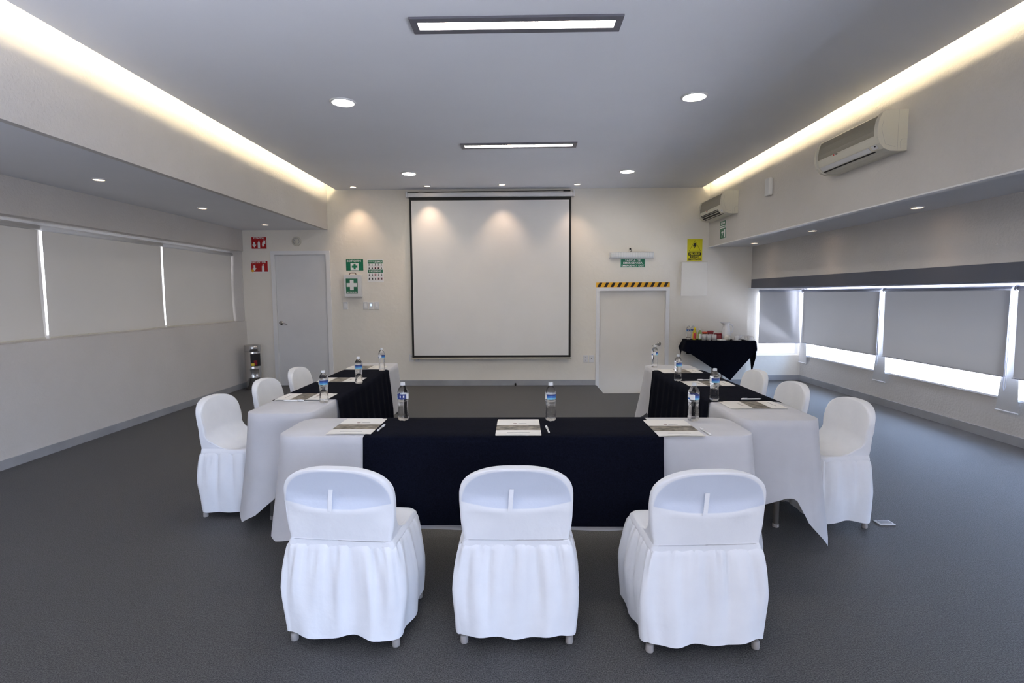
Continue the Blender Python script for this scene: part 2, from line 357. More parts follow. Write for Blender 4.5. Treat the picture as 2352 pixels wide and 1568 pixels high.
# ------------------------------------------------------------------ ceiling lights
def troffer(cx, cy_, rz, label):
    t = thing('ceiling_light', label, 'light', (cx, cy_, ZC), rz, 'long recessed fluorescent ceiling lights')
    bm = bmesh.new(); a, b, c, d_ = .655, .098, .61, .045
    for q in ((-a, a, -b, -d_), (-a, a, d_, b), (-a, -c, -d_, d_), (c, a, -d_, d_)): box(bm, q[0], q[1], q[2], q[3], -.014, 0, bev=.002)
    link('frame', bm, mat_grey, t)
    bm = B_(-c, c, -d_, d_, -.006, -.001); link('diffuser', bm, M_tube, t)
    return t
mat_grey = mat('grey_metal_frame', (.16, .16, .19), .5, .3)
troffer(-.004, 3.521, -.008, 'larger-looking long fluorescent ceiling light nearest the viewer')
troffer(.014, 6.265, -.03, 'smaller-looking long fluorescent ceiling light nearer the projector screen')
def downlight(name, cx, cy_, z, R_, label, group, glow):
    t = thing(name, label, 'light', (cx, cy_, z), 0, group)
    bm = bmesh.new(); lathe(bm, [(R_*.80, -.001), (R_*.82, -.011), (R_*.92, -.013), (R_, -.006), (R_, 0)], 40, cap=False); link('trim_ring', bm, M_plastic, t, smooth=True)
    bm = bmesh.new(); lathe(bm, [(0, -.006), (R_*.5, -.007), (R_*.8, -.005), (R_*.8, 0)], 40, cap=False); link('lens', bm, glow, t, smooth=True)
    return t
G = 'round white recessed ceiling downlights'
downlight('downlight', -1.521, 4.863, ZC, .112, 'large round downlight on the left, nearest to the viewer', G, M_down)
downlight('downlight', 1.516, 4.80, ZC, .112, 'large round downlight on the right, nearest to the viewer', G, M_down)
downlight('downlight', -1.508, 7.651, ZC, .112, 'round downlight left of the projector screen housing, farther of the left pair', G, M_down)
downlight('downlight', 1.511, 7.612, ZC, .112, 'round downlight right of the screen housing, farther of the right pair', G, M_down)
def spot(x, yy, z, e, ang=100, tilt=0, n='spotlight_lamp', par=None):
    l = bpy.data.lights.new(n, 'SPOT'); l.energy = e; l.color = (1, .70, .48); l.spot_size = math.radians(ang); l.spot_blend = .85; l.shadow_soft_size = .02
    o = bpy.data.objects.new(n, l); COL.objects.link(o); o.location = (0, 0, -.03); o.rotation_euler = (tilt, 0, 0); o.parent = par
for x, yy, lab in ((-2.555, 8.541, 'small halogen spot at the left end of the row along the rear wall'), (-1.395, 8.496, 'small halogen spot above the left part of the projector screen'),
                   (-.237, 8.436, 'small halogen spot above the middle of the projector screen'), (.915, 8.441, 'small halogen spot above the right edge of the projector screen')):
    t = downlight('halogen_spotlight', x, yy, ZC, .055, lab, 'small halogen spots along the rear wall', M_halo)
    spot(x, yy, ZC, (21 if x < .5 else 15), 80, math.radians(5), par=t)
for x, yy, lab in ((-3.771, 4.931, 'halogen spot in the left lowered ceiling, nearest the viewer'), (-3.778, 6.547, 'middle halogen spot in the left lowered ceiling'), (-3.74, 8.078, 'halogen spot in the left lowered ceiling above the fire extinguisher signs')):
    t = downlight('halogen_spotlight', x, yy, SL, .055, lab, 'halogen spots in the left lowered ceiling', M_halo); spot(x, yy, SL, 4, 90, par=t)
for x, yy, lab in ((3.50, 4.85, 'halogen spot in the right lowered ceiling, nearest the viewer'), (3.52, 6.57, 'middle halogen spot in the right lowered ceiling'), (3.49, 8.1, 'halogen spot in the right lowered ceiling, above the coffee table')):
    t = downlight('halogen_spotlight', x, yy, SR, .055, lab, 'halogen spots in the right lowered ceiling', M_halo); spot(x, yy, SR, 2, 90, par=t)
# cove tubes
for X, s, side in ((CL+.045, 1, 'left'), (CR-.045, -1, 'right')):
    t = thing('cove_light', 'warm glowing light line hidden in the %s ceiling slot' % side, 'light', (X, YF+.2, ZC+.012))
    bm = bmesh.new(); tube(bm, [(0, 0, .05), (0, YB-YF-.3, .05)], .010, 8); link('tube', bm, M_cove, t)
    link('base', B_(-.007, .007, 0, YB-YF-.3, 0, .041), M_trim, t)
# ------------------------------------------------------------------ roller blinds
def blind_right(y0, y1, zb, label, chain=True):
    t = thing('roller_blind', label, 'blind', (4.745, (y0+y1)/2, 1.53), 0, 'roller blinds on the right windows'); w = (y1-y0)/2
    bm = bmesh.new(); n = 24
    for i in range(n):
        a, b = -w+2*w*i/n, -w+2*w*(i+1)/n
        f_ = lambda q: .012*(q/w)**6+.004*math.sin(q*2.3)
        box(bm, 0, .0012, a, b, zb-1.53, 0) if 0 else poly(bm, [(f_(a), a, zb-1.53), (f_(b), b, zb-1.53), (0.003, b, 0), (0.003, a, 0)])
    bmesh.ops.remove_doubles(bm, verts=bm.verts[:], dist=1e-5)
    link('fabric', bm, M_blindR, t, smooth=True)
    bm = bmesh.new(); tube(bm, [(.02, -w-.01, -.005), (.02, w+.01, -.005)], .026, 16); link('roller', bm, M_blindR if 0 else M_roll, t, smooth=True)
    bm = bmesh.new(); tube(bm, [(0.004, -w, zb-1.53), (0.004, w, zb-1.53)], .006, 8); link('bottom_bar', bm, M_roll, t)
    bm = bmesh.new(); tube(bm, [(.02, w+.01, -.005), (.02, w+.03, -.005)], .034, 16); link('bracket', bm, M_roll, t)
    if chain:
        bm = bmesh.new(); yy = -w-.022; tube(bm, [(-.012, yy-.006, -.02), (-.012, yy-.012, -.6), (-.012, yy-.014, -.96), (-.012, yy, -1.0), (-.012, yy+.014, -.96), (-.012, yy+.01, -.6), (-.012, yy+.006, -.02)], .003, 6); link('chain', bm, M_roll, t)
M_roll = mat('blind_roller_grey', (.42, .44, .50), .5)
for y0, y1, lab in ((7.155, 9.06, 'grey roller blind farthest along the right window wall, next to the corner'), (5.275, 7.06, 'wide grey roller blind in the middle of the right windows'),
                    (3.38, 5.195, 'grey roller blind cut off by the right edge of the picture'), (1.49, 3.27, 'grey roller blind on the right windows beside the viewer'), (-.4, 1.38, 'grey roller blind on the right windows behind the viewer')):
    blind_right(y0, y1, .665, lab)
for yc, lab in ((9.11, 'narrow white blind strip in the window corner by the coffee table'), (7.175, 'narrow white blind strip between the two far right blinds'), (5.285, 'narrow white blind strip with bottom bar nearest the right picture edge'), (3.38, 'narrow white blind strip beside the viewer')):
    t = thing('blind_strip', lab, 'blind', (4.80, yc, 1.50), 0, 'narrow white blind strips over the mullions')
    bm = bmesh.new(); n = 14
    def ed(zz):
        u = (1.5-zz)/1.18; return -.062-.060*u**1.5-.01*math.sin(PI*u), .038+.085*u**1.5-.012*math.sin(PI*u)
    for i in range(n):
        z0, z1 = 1.5-1.18*i/n, 1.5-1.18*(i+1)/n; a0, b0 = ed(z0); a1, b1 = ed(z1)
        poly(bm, [(0, a0, z0-1.5), (0, b0, z0-1.5), (0, b1, z1-1.5), (0, a1, z1-1.5)])
    bmesh.ops.remove_doubles(bm, verts=bm.verts[:], dist=1e-5); link('fabric', bm, M_blindS, t, smooth=True)
    bm = bmesh.new(); tube(bm, [(0, -.125, -1.18), (0, .125, -1.18)], .007, 8); link('bottom_bar', bm, M_plastic, t)
t = thing('roller_blind', 'grey roller blind over the small alcove window behind the coffee table', 'blind', (4.45, 9.205, 1.53), 0, 'roller blinds on the right windows')
bm = bmesh.new(); poly(bm, [(-.36, 0, -.885), (.345, 0, -.885), (.345, 0, 0), (-.36, 0, 0)]); link('fabric', bm, M_blindR, t)
bm = bmesh.new(); tube(bm, [(-.36, .02, -.005), (.355, .02, -.005)], .026, 16); link('roller', bm, M_roll, t, smooth=True)
bm = bmesh.new(); tube(bm, [(-.36, 0, -.885), (.345, 0, -.885)], .006, 8); link('bottom_bar', bm, M_roll, t)
for y0, y1, lab in ((7.05, 8.735, 'cream roller blind at the far end of the left wall, above the steel bin'), (5.262, 7.018, 'wide cream roller blind in the middle of the left window'), (3.46, 5.212, 'cream roller blind cut off by the left edge of the picture'), (1.64, 3.38, 'cream roller blind on the left window beside the viewer'), (-.2, 1.56, 'cream roller blind on the left window behind the viewer')):
    t = thing('roller_blind', lab, 'blind', (-4.62, (y0+y1)/2, 2.15), 0, 'cream roller blinds on the left window'); w = (y1-y0)/2
    bm = bmesh.new(); n = 30
    g = lambda q, v: -.018*abs(q/w)**10*math.sin(PI*v)+.006*math.sin(q*3.1+v)*v
    gy = lambda q, v: -.022*max(0, -(q/w))**20*math.sin(PI*v)
    m_ = 12; grid = [[bm.verts.new((g(-w+2*w*i/n, j/m_), (-w+2*w*i/n)-gy(-w+2*w*i/n, j/m_), -1.068*j/m_)) for j in range(m_+1)] for i in range(n+1)]
    for i in range(n):
        for j in range(m_): bm.faces.new((grid[i][j], grid[i+1][j], grid[i+1][j+1], grid[i][j+1]))
    link('fabric', bm, M_blindL, t, smooth=True)
    bm = bmesh.new(); tube(bm, [(0, -w-.008, 0), (0, w+.008, 0)], .027, 16); link('roller', bm, M_rollw, t, smooth=True) if 0 else link('roller', bm, M_plastic, t, smooth=True)
    bm = bmesh.new(); tube(bm, [(0, -w, -1.066), (0, w, -1.066)], .007, 8); link('bottom_bar', bm, M_cream, t)
# ------------------------------------------------------------------ projector screen
t = thing('projector_screen', 'large pull-down projector screen with black border on the rear wall', 'screen', (-.435, YB-.07, 3.06))
zt = 3.03-3.06; zb = .47-3.06
link('fabric', B_(-1.254, 1.254, -.003, .003, zb+.035, zt-.05), M_screen, t)
bm = bmesh.new(); box(bm, -1.287, -1.254, -.003, .003, zb, zt); box(bm, 1.254, 1.287, -.003, .003, zb, zt); box(bm, -1.254, 1.254, -.003, .003, zb, zb+.035); box(bm, -1.254, 1.254, -.003, .003, zt-.05, zt)
link('black_border', bm, M_black, t)
bm = bmesh.new(); tube(bm, [(-1.30, 0, zb-.012), (1.30, 0, zb-.012)], .013, 12); link('bottom_bar', bm, M_cream, t, smooth=True)
bm = bmesh.new(); box(bm, -1.315, 1.315, -.045, .03, -.03, .035, bev=.012); link('housing', bm, M_plastic, t)
for s in (-1, 1):
    link('end_cap', B_(s*1.325-.012, s*1.325+.012, -.05, .07, -.035, .06, bev=.006), M_plastic, t)
bm = bmesh.new(); tube(bm, [(-1.30, -.02, .045), (-1.27, -.03, .04), (-1.18, -.02, .042), (-1.12, -.01, .055), (-1.0, 0, .05), (-.4, 0, .058), (.4, 0, .06), (1.05, -.01, .062), (1.25, -.02, .068), (1.31, -.01, .072)], .005, 6)
box(bm, 1.16, 1.27, -.03, -.01, .048, .07); link('cord', bm, M_black, t)
# ------------------------------------------------------------------ wall signs
def panel(name, label, x0, x1, z0, z1, m, cat='sign', th=.006, border=None, group=None, gap=0):
    t = thing(name, label, cat, ((x0+x1)/2, YB-gap, (z0+z1)/2), 0, group); w, h_ = (x1-x0)/2, (z1-z0)/2
    bm = B_(-w, w, -th, 0, -h_, h_)
    link('panel', bm, m if border is None else border, t)
    if border: link('printed_face', B_(-w+.008, w-.008, -th-.001, -th, -h_+.008, h_-.008), m, t)
    t['w'] = w; t['h'] = h_
    return t, w, h_
def cross(bm, cx, cz, L, W_, yy, mi=0):
    box(bm, cx-L, cx+L, yy-.0008, yy, cz-W_, cz+W_, mi); box(bm, cx-W_, cx+W_, yy-.0009, yy, cz+W_, cz+L, mi); box(bm, cx-W_, cx+W_, yy-.0009, yy, cz-L, cz-W_, mi)
def arrow(bm, cx, cz, s, yy):
    poly(bm, [(cx-.3*s, yy, cz+s), (cx+.3*s, yy, cz+s), (cx+.3*s, yy, cz), (cx-.3*s, yy, cz)]); poly(bm, [(cx-.75*s, yy, cz), (cx+.75*s, yy, cz), (cx, yy, cz-s)])
def extinguisher(bm, cx, cz, s, yy):
    pts = [(cx-.3*s, yy, cz-s), (cx+.3*s, yy, cz-s), (cx+.3*s, yy, cz+.45*s), (cx+.1*s, yy, cz+.7*s), (cx-.1*s, yy, cz+.7*s), (cx-.3*s, yy, cz+.45*s)]; poly(bm, pts)
    poly(bm, [(cx-.12*s, yy, cz+.75*s), (cx+.12*s, yy, cz+.75*s), (cx+.35*s, yy, cz+.95*s), (cx-.1*s, yy, cz+1.0*s)])
t, w, h_ = panel('extinguisher_sign', 'upper red fire extinguisher sign with arrow and flame symbol', -4.305, -4.065, 2.245, 2.43, M_red)
text('lettering', 'EXTINTOR', .035, M_signw, t, (0, -.0075, h_-.020), width=.17)
bm = bmesh.new(); arrow(bm, -.075, -.03, .045, -.0075); extinguisher(bm, 0, -.025, .062, -.0075)
poly(bm, [(.06, -.0075, -.07), (.09, -.0075, -.04), (.082, -.0075, -.01), (.105, -.0075, -.02), (.108, -.0075, .05), (.092, -.0075, .02), (.085, -.0075, .055), (.072, -.0075, .01), (.06, -.0075, .02), (.05, -.0075, -.03)]); link('pictogram', bm, M_signw, t)
t, w, h_ = panel('extinguisher_sign', 'lower red sign reading EXTINTOR with glossy bent face beside the door', -4.335, -4.05, 1.868, 2.058, M_red, border=M_signw)
for s in (0,): text('lettering', 'EXTINTOR', .045, M_signw, t, (-.005, -.009, h_-.032), width=.235)
bm = bmesh.new(); arrow(bm, -.08, -.03, .045, -.009); link('arrow', bm, M_signw, t)
bm = bmesh.new(); extinguisher(bm, .06, -.03, .062, -.009); link('pictogram', bm, M_signw, t)
bm = bmesh.new(); poly(bm, [(-.11+.022*math.cos(a*PI/8), -.0095, -.072+.022*math.sin(a*PI/8)) for a in range(16)]); link('sticker', bm, M_orange, t)
t, w, h_ = panel('first_aid_sign', 'green sign reading BOTIQUIN with a green cross on a white square', -2.78, -2.503, 1.888, 2.066, M_green, border=M_green)
text('lettering', 'BOTIQUIN', .042, M_signw, t, (-.01, -.009, h_-.028), width=.225)
link('white_square', B_(-.066, .066, -.009, -.007, -.085, .028), M_signw, t)
bm = bmesh.new(); cross(bm, 0, -.028, .044, .017, -.009); link('cross', bm, M_green, t)
t = thing('first_aid_box', 'white first aid box with green cross label and brown handle', 'first aid box', (-2.662, YB, 1.638))
link('case', B_(-.137, .137, -.09, 0, -.178, .178, bev=.008), M_plastic, t)
link('label', B_(-.103, .085, -.0925, -.0902, -.125, .117), M_green2, t)
bm = bmesh.new(); cross(bm, -.009, .015, .083, .030, -.0925); link('cross', bm, M_signw, t)
text('lettering', 'BOTIQUIN', .035, M_signw, t, (-.009, -.0935, -.103), width=.165)
bm = bmesh.new(); tube(bm, [(-.055, -.045, .178), (-.05, -.045, .20), (-.035, -.045, .208), (.03, -.045, .208), (.045, -.045, .20), (.05, -.045, .178)], .006, 8); link('handle', bm, mat('brown_handle', (.10, .035, .02), .5), t)
bm = bmesh.new(); box(bm, .120, .14, -.07, -.045, -.02, .01); link('latch', bm, M_plastic, t)
t, w, h_ = panel('emergency_poster', 'white poster headed SISMO and INCENDIO with small black pictograms', -2.438, -2.178, 1.698, 2.063, M_signw, th=.004)
link('header_band', B_(-.12, .12, -.0045, -.004, h_-.065, h_-.012), M_green2, t); link('header_band', B_(-.12, .12, -.0045, -.004, -.03, .018), M_green2, t)
text('lettering', 'SISMO', .036, M_signw, t, (.05, -.0055, h_-.038), width=.12); text('lettering', 'INCENDIO', .036, M_signw, t, (0, -.0055, -.006), width=.20)
text('lettering', 'EN CASO DE', .015, M_signw, t, (-.062, -.0055, h_-.038), width=.085, bold=.005)
random.seed(4); bm = bmesh.new()
for zc in (.10, .048, -.062, -.125):
    for k in range(5):
        xx = -.10+k*.05
        if (zc == .048 and k in (2, 3)) or (zc == -.125 and k > 2) or (zc == -.062 and k == 2): link('pink_symbol', B_(xx-.02, xx+.02, -.0046, -.004, zc-.017, zc+.017), M_pink, t)
        a = .006+.006*random.random(); zz = zc-.016
        poly(bm, [(xx-a, -.0048, zz), (xx+a, -.0048, zz), (xx+a*.9, -.0048, zz+.02), (xx-a*.6, -.0048, zz+.022)]); poly(bm, [(xx+.005*math.cos(q*PI/4), -.0048, zc+.012+.005*math.sin(q*PI/4)) for q in range(8)])
    box(bm, -.12, .12, -.0046, -.004, zc-.024, zc-.0225)
link('pictograms', bm, M_black, t)
# exit sign, light, danger sign, cabinet
t, w, h_ = panel('emergency_exit_sign', 'green sign reading SALIDA DE EMERGENCIA, EMERGENCY EXIT over the low door', 1.655, 2.052, 1.917, 2.052, M_green, border=mat('pale_green_edge', (.35, .62, .52), .3))
text('lettering', 'SALIDA DE', .042, M_signw, t, (0, -.009, .040), width=.25); text('lettering', 'EMERGENCIA', .042, M_signw, t, (0, -.009, 0), width=.31); text('lettering', 'EMERGENCY EXIT', .036, M_signw, t, (0, -.009, -.042), width=.36)
t = thing('emergency_light', 'long white emergency lamp with ribbed clear lens above the exit sign', 'lamp', (1.828, YB, 2.108))
link('housing', B_(-.362, .362, -.03, 0, -.05, .055, bev=.012), M_plastic, t)
bm = B_(-.35, .35, -.075, -.03, -.042, .045, bev=.02); link('lens', bm, M_lens, t)
bm = bmesh.new(); box(bm, -.085, .04, -.006, 0, .06, .13); link('socket_plate', bm, M_walls, t)
bm = bmesh.new(); tube(bm, [(-.02, -.02, .055), (.0, -.03, .07), (-.015, -.025, .09), (-.02, -.01, .105)], .005, 8); box(bm, -.035, -.01, -.03, -.005, .09, .115); link('plug', bm, M_black, t)
t, w, h_ = panel('danger_sign', 'yellow sign with black lightning bolt reading PELIGRO RIESGO ELECTRICO', 2.722, 2.962, 2.015, 2.36, M_yellow, th=.004)
bm = bmesh.new()
tri = [(-.095, -.02), (.095, -.02), (.0, .155)]
def rtri(k): return [(x*k+0*(1-k), (z-.038)*k+.038) for x, z in tri]
o1, i1 = rtri(1), rtri(.93)
for i in range(3):
    j = (i+1) % 3; poly(bm, [(o1[i][0], -.0048, o1[i][1]), (o1[j][0], -.0048, o1[j][1]), (i1[j][0], -.0048, i1[j][1]), (i1[i][0], -.0048, i1[i][1])])
poly(bm, [(-.012, -.0048, .11), (.018, -.0048, .11), (.012, -.0048, .082), (.03, -.0048, .082), (-.022, -.0048, .005), (-.004, -.0048, .055), (-.035, -.0048, .055)])
link('bolt_symbol', bm, M_black, t)
link('name_bar', B_(-.10, .10, -.0048, -.004, -.088, -.04), M_black, t); text('lettering', 'PELIGRO', .042, M_yellow, t, (0, -.0058, -.064), width=.17, bold=.03)
text('lettering', 'RIESGO', .036, M_black, t, (0, -.0052, -.113), width=.15, bold=.04); text('lettering', 'ELECTRICO', .036, M_black, t, (0, -.0052, -.150), width=.215, bold=.04)
t = thing('electrical_cabinet', 'flat white electrical panel cover under the yellow danger sign', 'cabinet', (2.835, YB, 1.724))
link('box', B_(-.205, .205, -.03, 0, -.265, .265), M_walls, t); link('cover', B_(-.21, .21, -.042, -.03, -.27, .27, bev=.004), noisy(mat('cabinet_paint', rough=.5), 2, (.79, .77, .71), (.82, .80, .74)), t)
G = 'white wall plates'
def plate(name, label, cat, x, z, kind, g=None):
    t = thing(name, label, cat, (x, YB, z), 0, g)
    link('cover', B_(-.038, .038, -.009, 0, -.06, .06, bev=.003), M_plastic, t)
    if kind == 'switch': link('rocker', B_(-.017, .017, -.014, -.009, -.032, .032, bev=.002), M_signw, t)
    if kind == 'led': link('lit_button', B_(-.014, .014, -.013, -.009, -.008, .028, bev=.002), M_led, t)
    if kind == 'socket':
        bm = bmesh.new()
        for zz in (-.025, .025):
            for xx in (-.008, .008): box(bm, xx-.0015, xx+.0015, -.0096, -.009, zz-.007, zz+.007)
        link('slots', bm, M_black, t)
    if kind == 'hole':
        bm = bmesh.new(); tube(bm, [(0, -.009, 0), (0, -.0105, 0)], .007, 12); link('jack', bm, M_black, t)
plate('light_switch', 'white light switch plate alone below the left edge of the first aid box', 'switch', -2.812, 1.32, 'switch')
plate('light_switch', 'leftmost white switch plate of the three below the poster', 'switch', -2.482, 1.32, 'switch')
plate('light_switch', 'middle switch plate of the three, with a glowing blue button', 'switch', -2.393, 1.318, 'led')
plate('light_switch', 'rightmost white switch plate of the three below the poster', 'switch', -2.30, 1.32, 'switch')
plate('wall_socket', 'left white blank plate of the pair beside the low door', 'socket', 1.107, .436, 'socket')
plate('wall_socket', 'right plate of the pair with a black hole, touching the low door frame', 'socket', 1.201, .436, 'hole')
plate('wall_socket', 'white socket plate behind the lower left corner of the projector screen', 'socket', -1.75, .458, 'socket')
plate('wall_socket', 'second white socket plate half hidden under the screen bottom bar', 'socket', -1.648, .455, 'socket')
t = thing('smoke_detector', 'round white device on the wall above the left door', 'detector', (-3.571, YB, 2.36))
bm = bmesh.new(); lathe(bm, [(.075, 0), (.075, .012), (.068, .022), (.0, .024)], 32); link('case', bm, M_cream, t, rot=(PI/2, 0, 0), smooth=True)
bm = bmesh.new(); lathe(bm, [(.052, .0235), (.052, .027), (.047, .027), (.047, .0235)], 32, cap=False); link('inner_ring', bm, M_skirt, t, rot=(PI/2, 0, 0))
bm = bmesh.new(); box(bm, -.035, -.022, -.028, -.024, .008, .018); box(bm, -.03, -.0, -.028, -.024, -.018, -.012); link('vents', bm, M_skirt, t)
# green sign on right fascia
t = thing('escape_route_sign', 'small green escape route sign on the right beam below the far air conditioner', 'sign', (FR, 8.18, 2.435), -PI/2)
link('panel', B_(-.11, .11, -.005, 0, -.13, .13), M_signw, t)
link('green_header', B_(-.108, .108, -.006, -.005, .062, .128), M_green2, t); link('green_field', B_(-.108, .108, -.006, -.005, -.128, .02), M_green2, t)
text('lettering', 'SALIDA', .045, M_signw, t, (0, -.007, .095), width=.16)
text('lettering', 'DE EMERGENCIA', .022, M_green2, t, (0, -.006, .041), width=.19)
bm = bmesh.new(); poly(bm, [(.05, -.0065, -.12), (.09, -.0065, -.12), (.09, -.0065, 0), (.05, -.0065, 0)]); poly(bm, [(-.06, -.0065, -.05), (.02, -.0065, -.05), (.02, -.0065, -.025), (-.06, -.0065, -.03)]); poly(bm, [(-.05, -.0065, -.11), (-.03, -.0065, -.11), (.0, -.0065, -.06), (-.02, -.0065, -.05)]); link('pictogram', bm, M_signw, t)
# detector box on beam
t = thing('wall_sensor', 'small white wall box on the right beam between the two air conditioners', 'sensor', (FR, 6.69, 2.765), -PI/2)
bm = B_(-.06, .06, -.05, 0, -.10, .105, bev=.012); link('case', bm, M_plastic, t)
bm = bmesh.new(); box(bm, -.061, -.0595, -.035, -.02, .06, .085); box(bm, -.061, -.0595, -.04, -.028, .03, .045); box(bm, -.061, -.0595, -.042, -.03, -.08, -.065); link('screws', bm, M_black, t)
# ------------------------------------------------------------------ air conditioners
def aircon(yc, L, label, open_=False):
    t = thing('air_conditioner', label, 'air conditioner', (FR, yc, 2.60), -PI/2, 'split air conditioners on the right beam')
    # local: x along beam (+x = toward viewer), -y out from wall, z up
    prof = [(0, 0.0), (-.06, -.003), (-.13, .0), (-.18, .02), (-.215, .06), (-.232, .11), (-.236, .17), (-.225, .24), (-.20, .295), (-.16, .315), (0, .315)]
    ins = [(0, .006), (-.06, .004), (-.125, .008), (-.17, .028), (-.2, .065), (-.215, .112), (-.217, .17), (-.207, .235), (-.19, .285), (-.16, .308), (0, .308)]
    def ext(pr, x0, x1, m, nm, sm=False):
        bm = bmesh.new(); a = [bm.verts.new((x0, q[0], q[1])) for q in pr]; b = [bm.verts.new((x1, q[0], q[1])) for q in pr]
        for i in range(len(pr)-1): bm.faces.new((a[i], a[i+1], b[i+1], b[i]))
        bm.faces.new(a); bm.faces.new(b); bm.faces.new((a[0], b[0], b[-1], a[-1]))
        return link(nm, bm, m, t)
    ext(ins, -L/2+.03, L/2-.045, M_cream, 'body')
    ext(prof, -L/2, -L/2+.03, M_cream, 'end_cap'); ext(prof, L/2-.045, L/2, M_cream, 'end_cap')
    # grille panel on the upper front
    bm = bmesh.new(); g = [(-.2175, .13), (-.2195, .17), (-.2095, .235), (-.1925, .287)]
    a = [bm.verts.new((-L/2+.035, *q)) for q in g]; b = [bm.verts.new((L/2-.05, *q)) for q in g]
    for i in range(3): bm.faces.new((a[i], a[i+1], b[i+1], b[i]))
    link('front_grille', bm, M_grille, t)
    def strip(x0, x1, q0, q1, m, nm, off=.003):
        bm = bmesh.new(); n = Vector((0, -(q1[1]-q0[1]), (q1[0]-q0[0]))); n.normalize(); n = -n if n.y > 0 else n
        p_ = [Vector((x0, *q0)), Vector((x1, *q0)), Vector((x1, *q1)), Vector((x0, *q1))]
        vs = [bm.verts.new(v+n*off) for v in p_]+[bm.verts.new(v-n*.004) for v in p_]
        bm.faces.new(vs[:4]); bm.faces.new(vs[4:][::-1])
        for i in range(4): bm.faces.new((vs[i], vs[(i+1) % 4], vs[4+(i+1) % 4], vs[4+i]))
        return link(nm, bm, m, t)
    strip(-L/2+.032, L/2-.047, (-.2155, .115), (-.201, .068), M_cream, 'lower_panel')
    if open_:
        strip(-L/2+.05, L/2-.20, (-.206, .084), (-.19, .052), M_black, 'air_slot', .005); strip(-L/2+.05, L/2-.20, (-.184, .045), (-.165, .028), M_black, 'air_slot', .004); strip(-L/2+.05, L/2-.15, (-.15, .02), (-.14, .016), M_black, 'air_slot', .004)
    else:
        strip(-L/2+.05, L/2-.16, (-.198, .063), (-.172, .032), M_plastic, 'louver', .006); strip(-L/2+.05, L/2-.13, (-.165, .0265), (-.155, .022), M_black, 'air_slot', .004)
    strip(L/2-.125, L/2-.06, (-.20, .065), (-.178, .036), M_plastic, 'display', .005); strip(L/2-.09, L/2-.075, (-.196, .06), (-.19, .052), M_black, 'sensor_eye', .008)
    bm = bmesh.new(); x_ = L/2+.0006
    def ln(a, b, wd=.0016):
        a = Vector(a); b = Vector(b); d_ = (b-a).normalized(); n = Vector((-d_.y, d_.x))*wd/2
        poly(bm, [(x_, *(a+n)), (x_, *(b+n)), (x_, *(b-n)), (x_, *(a-n))])
    ln((-.075, .0), (-.075, .315)); ln((-.19, .24), (-.205, .17)); ln((-.205, .17), (-.17, .05)); ln((-.17, .05), (-.09, .03)); ln((-.0, .09), (-.04, .09)); ln((-.04, .09), (-.055, .07)); ln((-.055, .07), (-.05, .02))
    link('panel_seam', bm, M_ink, t)
    ang = math.atan2(.047, .0145)
    o = text('logo_mark', 'm', .022, mat('logo_red_%d' % int(yc), (.5, .01, .01), .4), t, (-.155, -.2235, .122), (math.radians(88), 0, 0), bold=.03); o2 = text('logo_lettering', 'irage', .018, M_black, t, (-.115, -.2235, .122), (math.radians(88), 0, 0), bold=.02)
aircon(4.845, .91, 'nearer and larger-looking white air conditioner on the right beam')
aircon(8.13, .95, 'farther white air conditioner with open dark louvres by the rear corner', True)
# ------------------------------------------------------------------ steel bin
t = thing('trash_bin', 'polished steel cylindrical bin in the corner left of the door', 'bin', (-4.235, 8.52, 0))
bm = bmesh.new(); lathe(bm, [(.118, 0), (.12, .01), (.12, .19), (.122, .195), (.12, .20), (.12, .33), (.122, .335), (.12, .34), (.12, .60), (.119, .605)], 40); link('body', bm, M_steel, t, smooth=True)
bm = bmesh.new(); lathe(bm, [(.119, .61), (.124, .615), (.124, .70), (.118, .706), (.10, .70), (.09, .68), (.0, .68)], 40); link('ashtray_top', bm, M_steel, t, smooth=True)
def arc_patch(name, r0, a0, a1, z0, z1, m, par):
    bm = bmesh.new(); n = 10
    v = [[bm.verts.new((r0*math.cos(a0+(a1-a0)*i/n), r0*math.sin(a0+(a1-a0)*i/n), zz)) for zz in (z0, z1)] for i in range(n+1)]
    u = [[bm.verts.new(((r0-.006)*math.cos(a0+(a1-a0)*i/n), (r0-.006)*math.sin(a0+(a1-a0)*i/n), zz)) for zz in (z0, z1)] for i in range(n+1)]
    for i in range(n):
        bm.faces.new((v[i][0], v[i+1][0], v[i+1][1], v[i][1])); bm.faces.new((v[i][1], v[i+1][1], u[i+1][1], u[i][1])); bm.faces.new((v[i][0], u[i][0], u[i+1][0], v[i+1][0]))
    bm.faces.new((v[0][0], v[0][1], u[0][1], u[0][0])); bm.faces.new((v[n][0], u[n][0], u[n][1], v[n][1]))
    return link(name, bm, m, par)
fl = arc_patch('flap', .1255, math.radians(-80), math.radians(-5), .375, .575, M_black, t)
arc_patch('red_sticker', .1265, math.radians(-58), math.radians(-35), .39, .47, M_darkred, fl); arc_patch('yellow_sticker', .127, math.radians(-75), math.radians(-55), .385, .425, M_ylab, fl)
# floor outlet
t = thing('floor_outlet', 'white floor outlet cover on the carpet by the right near chair', 'outlet', (2.372, 3.412, 0))
link('cover', B_(-.05, .05, -.035, .035, 0, .006, bev=.002), M_plastic, t); link('lid', B_(-.035, .035, -.018, .022, .006, .009), M_skirt, t)
bm = bmesh.new(); tube(bm, [(-.045, YB-.05, .012), (-.045, YB-.02, .03)], .016, 10)
o = link('door_stop', bm, M_black); tag(o, 'small black knob at the foot of the skirting under the screen', 'door stop')
